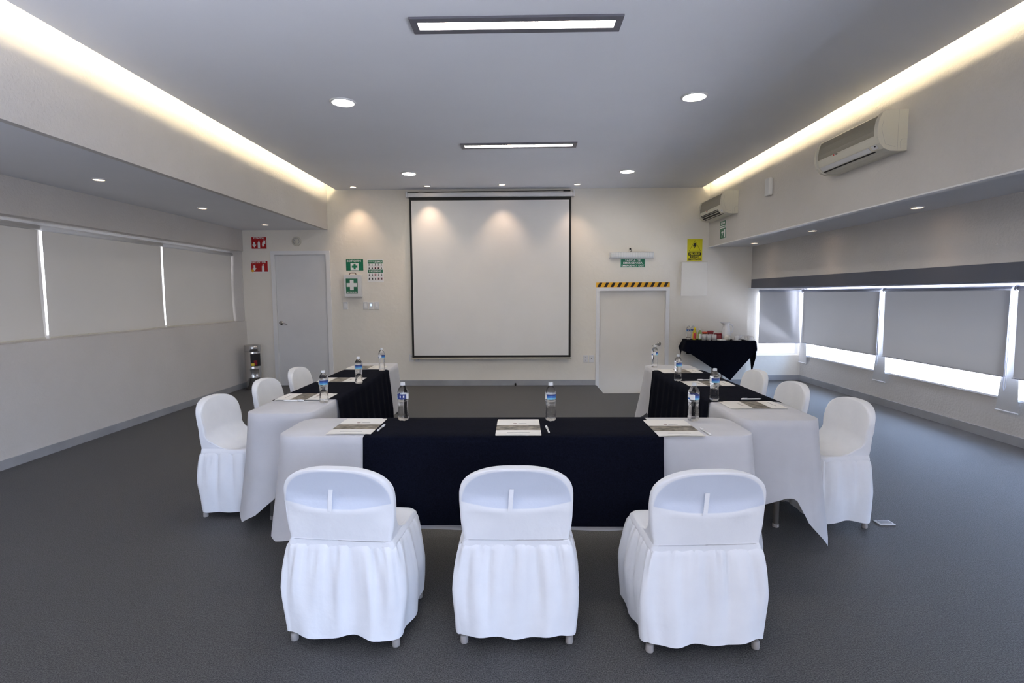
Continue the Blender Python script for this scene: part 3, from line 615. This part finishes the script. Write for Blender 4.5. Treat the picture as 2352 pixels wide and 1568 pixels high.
# ------------------------------------------------------------------ drapes
def outline(x0, x1, y0, y1, rad, step=.02):
    """closed outline (ccw) with per-point normal and distance to nearest corner"""
    pts = []
    cs = [(x1-rad, y0+rad, -PI/2, 'fr'), (x1-rad, y1-rad, 0, 'br'), (x0+rad, y1-rad, PI/2, 'bl'), (x0+rad, y0+rad, PI, 'fl')]
    for i, (cx, cy_, a0, nm) in enumerate(cs):
        for k in range(9):
            a = a0+PI/2*k/8; pts.append((cx+rad*math.cos(a), cy_+rad*math.sin(a), math.cos(a), math.sin(a), nm, abs(k-4)*rad*PI/16))
        nx = cs[(i+1) % 4]; a = a0+PI/2; s = Vector((cx+rad*math.cos(a), cy_+rad*math.sin(a))); e = Vector((nx[0]+rad*math.cos(nx[2]), nx[1]+rad*math.sin(nx[2])))
        L = (e-s).length; n = max(2, int(L/step))
        for k in range(1, n):
            q = s.lerp(e, k/n); d1 = L*k/n; d2 = L-d1
            pts.append((q.x, q.y, math.cos(a), math.sin(a), nm if d1 < d2 else nx[3], min(d1, d2)+rad*PI/4))
    return pts
def drape(name, pts, ztop, drop, flare, fold, m, parent=None, rows=14, keep=None, seed=0, edge=.012):
    random.seed(seed); bm = bmesh.new(); n = len(pts); rings = []
    rings.append([bm.verts.new((q[0]-q[2]*edge, q[1]-q[3]*edge, ztop)) for q in pts]); rings.append([bm.verts.new((q[0]-q[2]*edge*.3, q[1]-q[3]*edge*.3, ztop-edge*.25)) for q in pts])
    for j in range(1, rows+1):
        t_ = j/rows; row = []
        for i, q in enumerate(pts):
            d_ = drop(i, q); o_ = flare(i, q)*t_**1.3+fold(i, q)*min(1, t_*1.2)
            row.append(bm.verts.new((q[0]+q[2]*o_, q[1]+q[3]*o_, ztop-edge-(d_-edge)*t_)))
        rings.append(row)
    for j in range(len(rings)-1):
        for i in range(n):
            if keep and not (keep(pts[i]) and keep(pts[(i+1) % n])): continue
            bm.faces.new((rings[j][i], rings[j][(i+1) % n], rings[j+1][(i+1) % n], rings[j+1][i]))
    bm.faces.new(rings[0])
    o = link(name, bm, m, parent, smooth=True); return o
def table(label, x0, x1, y0, y1, legs):
    t = thing('folding_table', label, 'table', ((x0+x1)/2, (y0+y1)/2, 0), 0, 'folding tables set in a U shape')
    a, b = (x1-x0)/2-.04, (y1-y0)/2-.04
    bm = B_(-a, a, -b, b, .715, .742, bev=.006); link('tabletop', bm, M_legs, t)
    for lx, ly in legs:
        bm = bmesh.new(); tube(bm, [(lx, ly, 0), (lx, ly, .715)], .0165, 12); l_ = link('leg', bm, M_legs, t, smooth=True)
        bm = bmesh.new(); lathe(bm, [(.02, 0), (.02, .02), (.017, .022)], 12, (lx, ly, 0)); link('foot', bm, M_rubber, l_)
    return t
TZ = .7505
def cloth(label, x0, x1, y0, y1, base, corners, seed, rad=.10, fw=.16, FOLD=.011):
    pts = outline(x0, x1, y0, y1, rad)
    random.seed(seed); ph = [random.uniform(0, 6.28) for _ in range(4)]
    def w_(q, s=fw): return math.exp(-(q[5]/s)**1.6)
    def drop(i, q):
        c = corners[q[4]]; tri = max(0, 1-q[5]/(c[3] if len(c) > 3 else .24)); return base+(c[0]-base)*tri+.006*math.sin(i*.21+ph[0])
    def flare(i, q): return .018+corners[q[4]][1]*w_(q)
    def fold(i, q): return FOLD*math.sin(i*.33+ph[1])*(.4+.6*math.sin(i*.05+ph[2]))+corners[q[4]][2]*w_(q, .22)*math.sin(i*.55+ph[3])
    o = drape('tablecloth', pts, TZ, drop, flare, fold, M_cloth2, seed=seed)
    return tag(o, label, 'tablecloth', 'white tablecloths')
table('long folding table at the near end, under white cloth and navy runner', -1.285, 1.25, 2.76, 3.195, [(-1.1, -.15), (1.1, -.15), (-1.1, .15), (1.1, .15)])
table('long folding table on the left side of the U, under white cloth', -1.735, -1.29, 3.31, 5.85, [(-.13, -1.1), (.13, -1.1), (-.13, 1.1), (.13, 1.1)])
table('long folding table on the right side of the U, with a leg showing', 1.305, 1.785, 3.10, 5.62, [(-.15, -1.02), (.10, -1.0), (-.15, 1.1), (.15, 1.1)])
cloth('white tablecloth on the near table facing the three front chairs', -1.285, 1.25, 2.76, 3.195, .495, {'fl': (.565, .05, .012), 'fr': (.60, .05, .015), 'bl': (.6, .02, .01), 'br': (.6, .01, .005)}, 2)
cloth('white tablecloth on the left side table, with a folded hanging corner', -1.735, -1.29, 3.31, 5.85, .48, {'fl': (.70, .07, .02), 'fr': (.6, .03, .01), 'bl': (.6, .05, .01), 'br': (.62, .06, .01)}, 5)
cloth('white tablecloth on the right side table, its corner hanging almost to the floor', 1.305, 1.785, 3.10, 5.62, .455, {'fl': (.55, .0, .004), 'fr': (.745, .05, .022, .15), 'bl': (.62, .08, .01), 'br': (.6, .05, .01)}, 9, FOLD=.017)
def runner(label, along, a0, a1, b0, b1, drop0, drop1, pleat0, pleat1, seed, off=(.024, .024)):
    """cloth strip crossing the table; along = axis across which it hangs"""
    random.seed(seed); bm = bmesh.new(); n = int((a1-a0)/.012); rows = 12; ed = .010; L0, L1 = [], []
    prof = []
    ph = random.uniform(0, 6)
    grid = []
    for i in range(n+1):
        a = a0+(a1-a0)*i/n; w0 = math.sin(a*pleat0[1]+ph+.7*math.sin(a*7)); w1 = math.sin(a*pleat1[1]+ph*2+.8*math.sin(a*6)); col = []
        for j in range(rows, 0, -1):
            t_ = j/rows; col.append((b0-off[0]*min(1, .25+t_)-pleat0[0]*(w0*.5+.5)*t_**.7, TZ+.004-ed-(drop0+.004*math.sin(a*4)-ed)*t_))
        col += [(b0-off[0]*.30, TZ-.004), (b0+.012, TZ+.0035)]
        m_ = 6
        for j in range(1, m_): col.append((b0+.012+(b1-b0-.024)*j/m_, TZ+.0035+.0012*math.sin(a*9+j)))
        col += [(b1-.012, TZ+.0035), (b1+off[1]*.30, TZ-.004)]
        for j in range(1, rows+1):
            t_ = j/rows; col.append((b1+off[1]*min(1, .25+t_)+pleat1[0]*(w1*.5+.5)*t_**.7, TZ+.004-ed-(drop1+.004*math.sin(a*4)-ed)*t_))
        grid.append([bm.verts.new((a, q[0], q[1]) if along == 'y' else (q[0], a, q[1])) for q in col])
    for i in range(n):
        for j in range(len(grid[0])-1): bm.faces.new((grid[i][j], grid[i+1][j], grid[i+1][j+1], grid[i][j+1]))
    o = link('table_runner', bm, M_navy, smooth=True); return tag(o, label, 'table runner', 'navy cloths over the white tablecloths')
runner('navy cloth over the middle of the near table, hanging in front', 'y', -.81, .752, 2.76, 3.195, .468, .45, (.005, 9), (.01, 22), 3, off=(.042, .035))
runner('navy cloth over the left side table, pleated on the inner side', 'x', 3.765, 5.285, -1.735, -1.29, .45, .52, (.01, 20), (.022, 38), 4, off=(.035, .035))
runner('navy cloth over the right side table, pleated on the inner side', 'x', 3.64, 5.18, 1.305, 1.785, .52, .45, (.022, 38), (.01, 20), 6, off=(.035, .035))
# ------------------------------------------------------------------ chairs
def rr(hw, y0, y1, radf, NB=46, NS=30, radb=None):
    radb = radf if radb is None else radb
    """rounded rectangle, fixed number of points per side: back, right, front, left"""
    c = [(-hw, y0), (hw, y0), (hw, y1), (-hw, y1)]; out = []
    for k, n in ((0, NB), (1, NS), (2, NB), (3, NS)):
        a, b = Vector(c[k]), Vector(c[(k+1) % 4])
        for i in range(n):
            q = a.lerp(b, i/n); rad = radb if q.y < (y0+y1)/2 else radf
            cx = min(max(q.x, -hw+rad), hw-rad); cy_ = min(max(q.y, y0+rad), y1-rad); d_ = Vector((q.x-cx, q.y-cy_))
            if (abs(q.x-cx) > 1e-6 and abs(q.y-cy_) > 1e-6) or d_.length > rad: q = Vector((cx, cy_))+d_.normalized()*rad
            out.append(q)
    return out
def make_chair(label, loc, rz, seed, group, DF=.405):
    rnd = random.Random(seed)
    t = thing('banquet_chair', label, 'chair', loc, rz, group)
    NB, NS = 46, 30; N = 2*(NB+NS)
    # skirt
    bm = bmesh.new(); rings = []; ph = [rnd.uniform(0, 6.28) for _ in range(8)]; npl = 34
    amp = [rnd.uniform(.4, 1.4) for _ in range(npl+1)]; sh = [rnd.uniform(-.3, .3) for _ in range(npl+1)]
    rows = 30
    for j in range(rows+1):
        t_ = j/rows; z = .440-.393*t_
        e = t_**.6
        hw = .2315+.003*min(1, t_*30)+.054*e-.044*max(0, t_-.5)**1.2*1.6; yb = .0225-.004*min(1, t_*30)-.030*e+.012*max(0, t_-.5); yf = DF+.035*e
        ring = rr(hw, yb, yf, .05+.02*t_, NB, NS, .02+.035*t_); row = []
        for i, q in enumerate(ring):
            u = i/N*npl; k = int(u) % npl; fr = u-int(u); w_ = fr*fr*(3-2*fr)
            a = amp[k]*(1-w_)+amp[(k+1) % npl]*w_; s_ = sh[k]*(1-w_)+sh[(k+1) % npl]*w_
            us = u+s_*t_*2
            pl = -.021*math.exp(-((us+.5) % 1-.5)**2/(.0035+.03*t_))*math.exp(-t_*3.2)*min(1, t_*14+.4)*a
            soft = .0095*a*math.sin(2*PI*us*.5+ph[5])*math.exp(-((t_-.35)/.35)**2)+.012*(math.sin(2*PI*u*.36+ph[0])*.55+.6*math.sin(2*PI*u*.19+ph[1]+t_*.8))*t_**1.3
            n_ = Vector((q.x, q.y-.22)); n_ = Vector((n_.x/max(hw, 1e-3), n_.y/.22)); n_ = Vector((n_.x**3, n_.y**3)); n_.normalize()
            zz = z-(.006*math.sin(2*PI*u*.12+ph[2])+.005*math.sin(2*PI*u*.21+ph[3]))*t_**4
            row.append(bm.verts.new((q.x+n_.x*(pl+soft), q.y+n_.y*(pl+soft), max(.02, zz))))
        rings.append(row)
    for j in range(rows):
        for i in range(N): bm.faces.new((rings[j][i], rings[j][(i+1) % N], rings[j+1][(i+1) % N], rings[j+1][i]))
    link('pleated_skirt', bm, M_cloth, t, smooth=True)
    # seat + backrest cover (one skin)
    bm = bmesh.new(); rings = []
    def ybk(z):                                              # rear face of the backrest: plumb low down, leaning back above
        return .022-.006*(z-.43)/.17 if z < .60 else .016-.036*((z-.60)/.185)**1.15
    D = DF
    spec = [(.428, .232, D, .05, 0), (.436, .2325, D+.004, .05, 0), (.447, .2315, D+.003, .05, 0), (.458, .225, D-.008, .05, 0), (.464, .223, D-.03, .05, 0),
            (.463, .222, .30, .05, .1), (.463, .222, .23, .045, .25), (.468, .222, .165, .035, .5), (.482, .224, .122, .022, .8), (.505, .230, .092, .016, .9), (.535, .233, .074, .014, 1)]
    for z, hw, yf, rad, b in spec: rings.append((rr(hw, ybk(z), yf, min(rad, (yf-ybk(z))/2-.001), NB, NS, .012), z, b, 1))
    for z in (.56, .585, .61, .632): rings.append((rr(.234+.004*min(1, (z-.535)/.09), ybk(z), ybk(z)+.048, .02, NB, NS, .012), z, 2, 1))
    nz = 22
    for j in range(1, nz+1):
        ph_ = PI/2*min(.989, j/nz); k = math.sin(ph_)**(2/2.7); z = .645+.142*k; hw = .238*math.cos(ph_)**(2/2.5)
        th = .046*(1-.45*max(0, (j-nz+5)/5)**2); yb = ybk(z)+.5*(.046-th)
        rings.append((rr(hw, yb, yb+th, min(th*.45, hw*.9), NB, NS, min(th*.3, hw*.6)), z, 2, hw/.238))
    vr = []
    for ring, z, b, hf in rings:
        row = []
        for i, q in enumerate(ring):
            x_, y_, zz = q.x, q.y, z
            side = 0 if i < NB else 1 if i < NB+NS else 2 if i < 2*NB+NS else 3
            if 0 < b < 2 and side in (1, 3): zz += .030*{.1: .1, .25: .3, .5: .6, .8: .75, .9: .5, 1: .2}[b]*math.exp(-((y_-.10)/.07)**2)
            if side == 0:
                xx = min(1, abs(x_)/.225); zc = .607+.026*xx**2; m_ = (1-xx**3)
                top = .775-.10*xx**3
                if zz > zc: y_ += .026*min(1, (zz-zc)/.016)*m_*max(0, min(1, (top-zz)/(top-zc)))**.8
                y_ -= .006*math.exp(-((zz-zc+.010)/.014)**2)*(1-.4*xx**3)
                if zz < zc:                                   # stretch creases fanning from the corners
                    y_ += .0035*math.sin(34*(zz-.60)+22*abs(x_)+ph[4])*xx**1.5*math.exp(-((zc-zz-.05)/.05)**2)
                y_ -= .026*(1-xx**2)*min(1, max(0, (z-.44)/.16))
            if b == 2 and side == 2: y_ -= .020*(1-(x_/.24)**2)*.8
            if b == 2 and side in (1, 3): y_ -= .021*max(0, 1-(x_/.232)**2)
            row.append(bm.verts.new((x_, y_, zz)))
        vr.append(row)
    for j in range(len(vr)-1):
        for i in range(N): bm.faces.new((vr[j][i], vr[j][(i+1) % N], vr[j+1][(i+1) % N], vr[j+1][i]))
    bm.faces.new(vr[-1]); link('seat_and_backrest_cover', bm, M_cover, t, smooth=True)
    # tab
    bm = bmesh.new(); dx = rnd.uniform(-.012, .012); x0 = -.018; n = 6
    pr = []
    for k in range(n+1):
        v = k/n; z = .600+.093*v; yb = (ybk(.600)-.026-.0075)*(1-v)+(ybk(.693)-.026+.026*(.082/.168)**.8-.0050)*v-.002*math.sin(PI*v); pr.append((x0+dx*(1-v), yb, z))
    fr_ = [bm.verts.new((q[0]-.009, q[1], q[2])) for q in pr]; fl_ = [bm.verts.new((q[0]+.009, q[1], q[2])) for q in pr]; br_ = [bm.verts.new((q[0]-.009, q[1]+.002, q[2])) for q in pr]; bl_ = [bm.verts.new((q[0]+.009, q[1]+.002, q[2])) for q in pr]
    for k in range(n):
        bm.faces.new((fr_[k], fl_[k], fl_[k+1], fr_[k+1])); bm.faces.new((br_[k], bl_[k], bl_[k+1], br_[k+1])); bm.faces.new((fr_[k], fr_[k+1], br_[k+1], br_[k])); bm.faces.new((fl_[k], fl_[k+1], bl_[k+1], bl_[k]))
    bm.faces.new((fr_[0], fl_[0], bl_[0], br_[0])); bm.faces.new((fr_[-1], fl_[-1], bl_[-1], br_[-1])); link('fabric_tab', bm, M_cloth, t)
    for sx in (-1, 1):
        for ya, yb in ((.035, .10), (DF, DF-.07)):
            bm = bmesh.new(); tube(bm, [(sx*.225, ya, .012), (sx*.215, yb, .41)], .0115, 12); l_ = link('leg', bm, M_legs, t, smooth=True)
            bm = bmesh.new(); lathe(bm, [(.016, 0), (.017, .004), (.0165, .03), (.013, .034)], 14, (sx*.2255, ya, 0)); link('foot_cap', bm, M_rubber, l_, smooth=True)
    return t
GF = 'white-covered chairs around the tables'
# local origin: rear of chair; feet at y=.035
make_chair('white-covered chair at the near table, left of the three seen from behind', (-.752, 2.16, 0), -.088, 11, GF)
make_chair('white-covered chair at the near table, middle of the three seen from behind', (-.010, 2.165, 0), .0, 12, GF)
make_chair('white-covered chair at the near table, right of the three seen from behind', (.772, 2.12, 0), .05, 13, GF)
make_chair('white-covered chair on the left side of the tables, nearest the viewer', (-2.145, 3.745, 0), -PI/2-.03, 14, GF, .33)
make_chair('white-covered chair on the left side of the tables, middle one', (-2.145, 4.50, 0), -PI/2, 15, GF, .33)
make_chair('white-covered chair on the left side of the tables, farthest, in front of the door', (-2.155, 5.21, 0), -PI/2, 16, GF, .33)
make_chair('white-covered chair on the right side of the tables, nearest the viewer', (2.23, 3.57, 0), PI/2+.02, 17, GF, .33)
make_chair('white-covered chair on the right side of the tables, middle one', (2.19, 4.25, 0), PI/2, 18, GF, .33)
make_chair('white-covered chair on the right side of the tables, farthest, near the coffee table', (2.19, 4.93, 0), PI/2, 19, GF, .33)
# ------------------------------------------------------------------ bottles
def make_bottle():
    t = thing('water_bottle', 'x', 'bottle')
    pr = [(0, .006), (.012, .004), (.022, .0), (.028, .004), (.0315, .014), (.031, .03)]
    for k in range(9):
        z = .034+k*.0098; w = .0305-.0025*math.exp(-((z-.078)/.018)**2); pr += [(w-.0028, z), (w+.0006, z+.0048)]
    pr += [(.0318, .126), (.0305, .129), (.0305, .158), (.0318, .161), (.0318, .168), (.0285, .180), (.021, .194), (.0145, .203), (.0125, .207), (.0125, .212), (.0, .212)]
    bm = bmesh.new(); lathe(bm, pr, 30, cap=False)
    for v in bm.verts:                                       # petal base
        if v.co.z < .014:
            a = math.atan2(v.co.y, v.co.x); v.co.z += .004*(.5+.5*math.cos(5*a)) if v.co.z < .004 else 0
    link('bottle_body', bm, M_water, t, smooth=True)
    def mf(i, k):
        k = k % 30
        if i == 2: return 1 if k < 17 else 2
        if k < 9: return 0 if i != 0 else 3
        if k < 17: return 2 if (i == 1 and k in (11, 14)) else 1
        return 0 if (i == 0 and 20 < k < 26) else 2
    bm = bmesh.new(); lathe(bm, [(.0325, .128), (.0325, .138), (.0325, .150), (.0325, .158)], 30, mfun=mf, cap=False); link('label', bm, [M_lblue, M_lnavy, M_signw, M_lcyan], t, smooth=True)
    bm = bmesh.new(); lathe(bm, [(.0142, .207), (.0142, .210), (.0136, .2105), (.0138, .2225), (.0125, .224), (0, .224)], 20); link('cap', bm, M_cap, t, smooth=True)
    return t
bt = make_bottle()
for i, (x, yy, rz, lab) in enumerate(((-.675, 3.115, 2.0, 'water bottle on the near table beside the left folder'), (.189, 3.10, 3.9, 'water bottle on the near table near the middle folder'), (1.017, 3.10, 4.6, 'water bottle on the near table behind the right folder'),
        (-1.337, 3.655, 4.1, 'water bottle nearest the viewer on the left side table'), (-1.326, 4.435, 4.1, 'middle water bottle on the left side table'), (-1.328, 5.21, 4.9, 'farthest water bottle on the left side table'),
        (1.355, 3.70, 3.7, 'water bottle nearest the viewer on the right side table'), (1.347, 4.525, 3.9, 'middle water bottle on the right side table'), (1.372, 5.40, 4.7, 'farthest water bottle on the right side table'))):
    b = bt if i == 0 else copy_tree(bt)
    b.location = (x, yy, TZ+(.0042 if i in (0, 1, 4, 7) else .0005)); b.rotation_euler = (0, 0, rz); tag(b, lab, 'bottle', 'water bottles on the tables')
# ------------------------------------------------------------------ folders and pens
def make_folder():
    t = thing('paper_folder', 'x', 'folder')
    w, L = .12, .33; bm = bmesh.new()
    ys = [-.165, -.085, -.083, -.06, .055, .115, .165]
    def zz(x, yy): return .003+.0025*math.cos(PI*x/.24)*max(0, -yy/.165)
    nx = 10
    for mi, a, b in ((0, -.165, -.06), (1, -.06, .055), (0, .055, .165)):
        for i in range(nx):
            x0, x1 = -w+2*w*i/nx, -w+2*w*(i+1)/nx
            poly(bm, [(x0, a, zz(x0, a)), (x1, a, zz(x1, a)), (x1, b, zz(x1, b)), (x0, b, zz(x0, b))], mi)
    bmesh.ops.remove_doubles(bm, verts=bm.verts[:], dist=1e-5)
    link('cover', bm, [M_paper, M_photo], t)
    link('inner_sheets', B_(-w+.002, w-.001, -.163, .20, 0, .0015), M_paper, t)
    bm = bmesh.new(); poly(bm, [(-.018+.012*math.cos(a*PI/6), .09+.010*math.sin(a*PI/6), .0036) for a in range(12)]); link('logo', bm, M_brownink, t)
    bm = bmesh.new(); box(bm, .002, .045, .094, .097, .0033, .0037); box(bm, -.002, .05, .086, .089, .0033, .0037); box(bm, -.06, .06, -.117, -.115, .0048, .0058); link('printed_lines', bm, M_ink, t)
    return t
fo = make_folder()
for i, (x, yy, rz, dz, lab) in enumerate(((-.90, 2.955, .0, .0005, 'white folder with photo band at the left seat of the near table'), (0.0, 2.915, .0, .0042, 'white folder lying on navy cloth at the middle seat of the near table'), (.845, 2.905, .0, .0005, 'white folder with photo band at the right seat of the near table'),
        (-1.545, 3.84, -PI/2, .0042, 'white folder nearest the viewer on the left side table'), (-1.545, 4.62, -PI/2, .0042, 'middle white folder on the navy cloth of the left side table'), (-1.56, 5.45, -PI/2, .0005, 'farthest white folder on the left side table'),
        (1.56, 3.535, PI/2, .0005, 'white folder nearest the viewer on the right side table'), (1.56, 4.37, PI/2, .0042, 'middle white folder on the navy cloth of the right side table'), (1.55, 5.09, PI/2, .0042, 'farthest white folder on the right side table'))):
    b = fo if i == 0 else copy_tree(fo)
    b.location = (x, yy, TZ+dz+.0015); b.rotation_euler = (0, 0, rz); tag(b, lab, 'folder', 'white folders at the seats')
def make_pen():
    t = thing('pen', 'x', 'pen')
    bm = bmesh.new(); tube(bm, [(0, -.07, .005), (0, -.06, .005), (0, .03, .005)], [.0015, .005, .005], 10); link('barrel', bm, M_pen, t, smooth=True)
    bm = bmesh.new(); tube(bm, [(0, .03, .0052), (0, .07, .0052), (0, .075, .0052)], [.0062, .006, .004], 10); box(bm, -.0015, .0015, .03, .066, .010, .0125); link('cap', bm, M_pen, t, smooth=True)
    return t
pn = make_pen()
for i, (x, yy, rz, dz, lab) in enumerate(((-.753, 2.90, -.03, .006, 'white pen lying on navy cloth right of the left near folder'), (.158, 2.86, .06, .006, 'white pen lying right of the middle near folder'), (.995, 2.825, .05, .002, 'white pen on white cloth right of the right near folder'),
        (-1.57, 3.70, -PI/2-.05, .002, 'white pen in front of the nearest folder on the left side table'), (1.61, 3.695, PI/2+.05, .006, 'white pen behind the nearest folder on the right side table'), (1.585, 4.53, PI/2, .006, 'white pen behind the middle folder on the right side table'))):
    b = pn if i == 0 else copy_tree(pn)
    b.location = (x, yy, TZ+dz); b.rotation_euler = (0, 0, rz); tag(b, lab, 'pen', 'white pens beside the folders')
# ------------------------------------------------------------------ coffee table
CT = Vector((3.12, 8.42, 0)); CR_ = -.14
t = thing('coffee_table', 'side table by the far right corner, hidden under a navy cloth', 'table', CT, CR_)
link('tabletop', B_(-.50, .50, -.20, .20, .735, .765), M_legs, t)
for lx in (-.12, .12):
    bm = bmesh.new(); tube(bm, [(lx*.6, .02, .735), (lx*.6, .02, .10), (lx, -.10, .0)], .016, 10); tube(bm, [(lx*.6, .02, .12), (lx, .15, .0)], .014, 10); link('leg', bm, M_legs, t)
pts = outline(-.512, .512, -.212, .212, .03, .015)
def cdrop(i, q):
    x, yy = q[0], q[1]
    if yy < -.15:                                            # front: one big triangular flap
        u = (x+.51)/1.02
        return .16+(.60-.16)*(u/.64) if u < .64 else .60-.46*((u-.64)/.36)
    if x > .45: return .14+.42*max(0, 1-abs(yy-.03)/.24)
    if x < -.45: return .13+.12*max(0, 1-abs(yy+.0)/.2)
    return .25
def cflare(i, q):
    if q[0] < -.45: return .045
    if q[0] > .45: return .0
    return .0
o = drape('coffee_tablecloth', pts, .771, cdrop, cflare, lambda i, q: .008+.007*math.sin(i*.25)+(.012*math.exp(-((q[0]+.12)/.03)**2) if q[1] < -.15 else 0), M_navy, rows=16, seed=3, edge=.008)
o.location = CT; o.rotation_euler = (0, 0, CR_); tag(o, 'navy cloth hanging in points from the coffee table', 'tablecloth')
CZ = .7712
def at(x, yy): v = Matrix.Rotation(CR_, 3, 'Z') @ Vector((x, yy, 0)); return (CT.x+v.x, CT.y+v.y, CZ)
b = copy_tree(bt); b.location = at(-.44, .05); tag(b, 'water bottle at the left end of the coffee table', 'bottle', 'water bottles on the coffee table')
b = copy_tree(bt); b.location = at(-.36, .13); b.rotation_euler = (0, 0, 2); tag(b, 'water bottle behind the yellow-labelled bottle on the coffee table', 'bottle', 'water bottles on the coffee table')
def juice(x, yy, lab, mb, ml, mc, h_=.19):
    t = thing('juice_bottle', lab, 'bottle', at(x, yy))
    bm = bmesh.new(); lathe(bm, [(.027, 0), (.03, .006), (.03, h_*.55), (.028, h_*.62), (.017, h_*.83), (.014, h_*.88)], 20); link('bottle_body', bm, mb, t, smooth=True)
    bm = bmesh.new(); lathe(bm, [(.031, .02), (.031, h_*.55)], 20, mfun=lambda i, k: 1 if 11 < k < 17 else 0, cap=False); link('label', bm, ml, t, smooth=True)
    bm = bmesh.new(); lathe(bm, [(.0165, h_*.87), (.0165, h_*.99), (.0, h_)], 16); link('cap', bm, mc, t, smooth=True)
M_cred = mat('label_red', (.55, .02, .02), .4)
juice(-.36, -.02, 'juice bottle with yellow and red label and yellow cap on the coffee table', M_juice, [M_ylab, M_cred], M_ylab)
juice(-.275, .0, 'pale green bottle right of the yellow juice bottle', mat('pale_green_plastic', (.25, .35, .10), .25), [mat('label_lime', (.45, .55, .05), .4), M_signw], M_signw, .17)
def tumbler():
    t = thing('drinking_glass', 'x', 'glass')
    bm = bmesh.new(); lathe(bm, [(.0, .003), (.026, .003), (.028, .0), (.031, .0), (.034, .09), (.0325, .09), (.029, .008), (0, .008)], 48, cap=False)
    for v in bm.verts:
        k_ = 1+.045*math.cos(12*math.atan2(v.co.y, v.co.x)); v.co.x *= k_; v.co.y *= k_
    bm.normal_update(); link('glass_wall', bm, M_tumbler, t, smooth=True); return t
tg = tumbler()
for i, (x, yy) in enumerate(((-.235, -.10), (-.16, -.11), (-.085, -.115), (-.20, -.03), (-.12, -.035))):
    b = tg if i == 0 else copy_tree(tg); b.location = at(x, yy)
    tag(b, ['leftmost clear glass in the front row on the coffee table', 'middle clear glass in the front row on the coffee table', 'rightmost clear glass in the front row on the coffee table', 'left clear glass in the back row on the coffee table', 'right clear glass in the back row on the coffee table'][i], 'glass', 'clear glasses on the coffee table')
t = thing('jar', 'clear jar with orange red lid behind the glasses', 'jar', at(-.19, .06)); bm = bmesh.new(); lathe(bm, [(.035, 0), (.038, .01), (.038, .085), (.034, .095)], 20); link('jar_body', bm, mat('tea_brown', (.30, .10, .05), .3), t, smooth=True)
bm = bmesh.new(); lathe(bm, [(.042, .093), (.042, .115), (.036, .12), (0, .12)], 20); link('lid', bm, M_redlid, t, smooth=True)
def canister(lab, x, yy, h_, w_):
    t = thing('canister', lab, 'canister', at(x, yy), CR_); link('body', B_(-w_, w_, -.035, .035, 0, h_*.8, bev=.008), M_darkred, t); link('lid', B_(-w_-.003, w_+.003, -.038, .038, h_*.8, h_, bev=.006), M_darkred, t)
canister('taller dark red canister behind the glasses', -.105, .08, .135, .042); canister('lower dark red canister right of the glasses', .0, .035, .10, .05)
# pitcher
t = thing('pitcher', 'tall white pitcher with spout and handle on the coffee table', 'pitcher', at(.13, .07))
bm = bmesh.new(); lathe(bm, [(.062, 0), (.072, .01), (.076, .05), (.068, .12), (.052, .19), (.045, .225), (.052, .255), (.058, .27), (.054, .27), (.042, .228), (.048, .19), (0, .18)], 32, cap=False)
for v in bm.verts:
    if v.co.z > .235 and v.co.x < -.02: v.co.x -= (v.co.z-.235)*1.2
link('pitcher_body', bm, M_porc, t, smooth=True)
bm = bmesh.new(); tube(bm, [(.045, 0, .245), (.085, 0, .235), (.105, 0, .19), (.10, 0, .13), (.068, 0, .085)], .008, 10); link('handle', bm, M_porc, t, smooth=True)
t = thing('sugar_bowl', 'squat cream bowl in front of the white pitcher', 'bowl', at(.12, -.09)); bm = bmesh.new(); lathe(bm, [(.03, 0), (.045, .02), (.052, .055), (.048, .062), (.04, .055), (0, .05)], 24); link('bowl_body', bm, M_cream, t, smooth=True)
bm = bmesh.new(); lathe(bm, [(.046, .06), (.03, .078), (.0, .082)], 24); link('packets', bm, M_paper, t)
def cup():
    t = thing('coffee_cup', 'x', 'cup')
    bm = bmesh.new(); lathe(bm, [(0, .008), (.045, .008), (.068, .016), (.07, .018), (.068, .02), (.03, .012), (0, .012)], 28, cap=False); link('saucer', bm, M_porc, t, smooth=True)
    bm = bmesh.new(); lathe(bm, [(.0, .014), (.022, .014), (.024, .02), (.036, .05), (.040, .075), (.037, .075), (.033, .05), (0, .025)], 28, cap=False); link('cup_body', bm, M_porc, t, smooth=True)
    bm = bmesh.new(); tube(bm, [(.036, 0, .066), (.056, 0, .066), (.06, 0, .045), (.034, 0, .036)], .004, 8); link('handle', bm, M_porc, t, smooth=True)
    return t
cp = cup()
for i, (x, yy, lab) in enumerate(((.245, -.12, 'white cup and saucer at the front right of the pitcher'), (.335, .115, 'white cup farthest back right of the pitcher'), (.415, .0, 'white cup third from the pitcher'), (.43, -.13, 'white cup and saucer at the right front corner of the coffee table'))):
    b = cp if i == 0 else copy_tree(cp); b.location = Vector(at(x, yy))-Vector((0, 0, .006)); tag(b, lab, 'cup', 'white coffee cups')
t = thing('serving_plate', 'flat cream plate with napkins in front of the glasses and pitcher', 'plate', at(.02, -.12)); bm = bmesh.new(); lathe(bm, [(0, 0), (.05, 0), (.085, .008), (.085, .011), (.05, .004), (0, .004)], 32, cap=False); link('plate_body', bm, M_porc, t, smooth=True)
link('napkins', B_(-.05, .05, -.035, .035, .005, .02, rot=.2), M_paper, t)
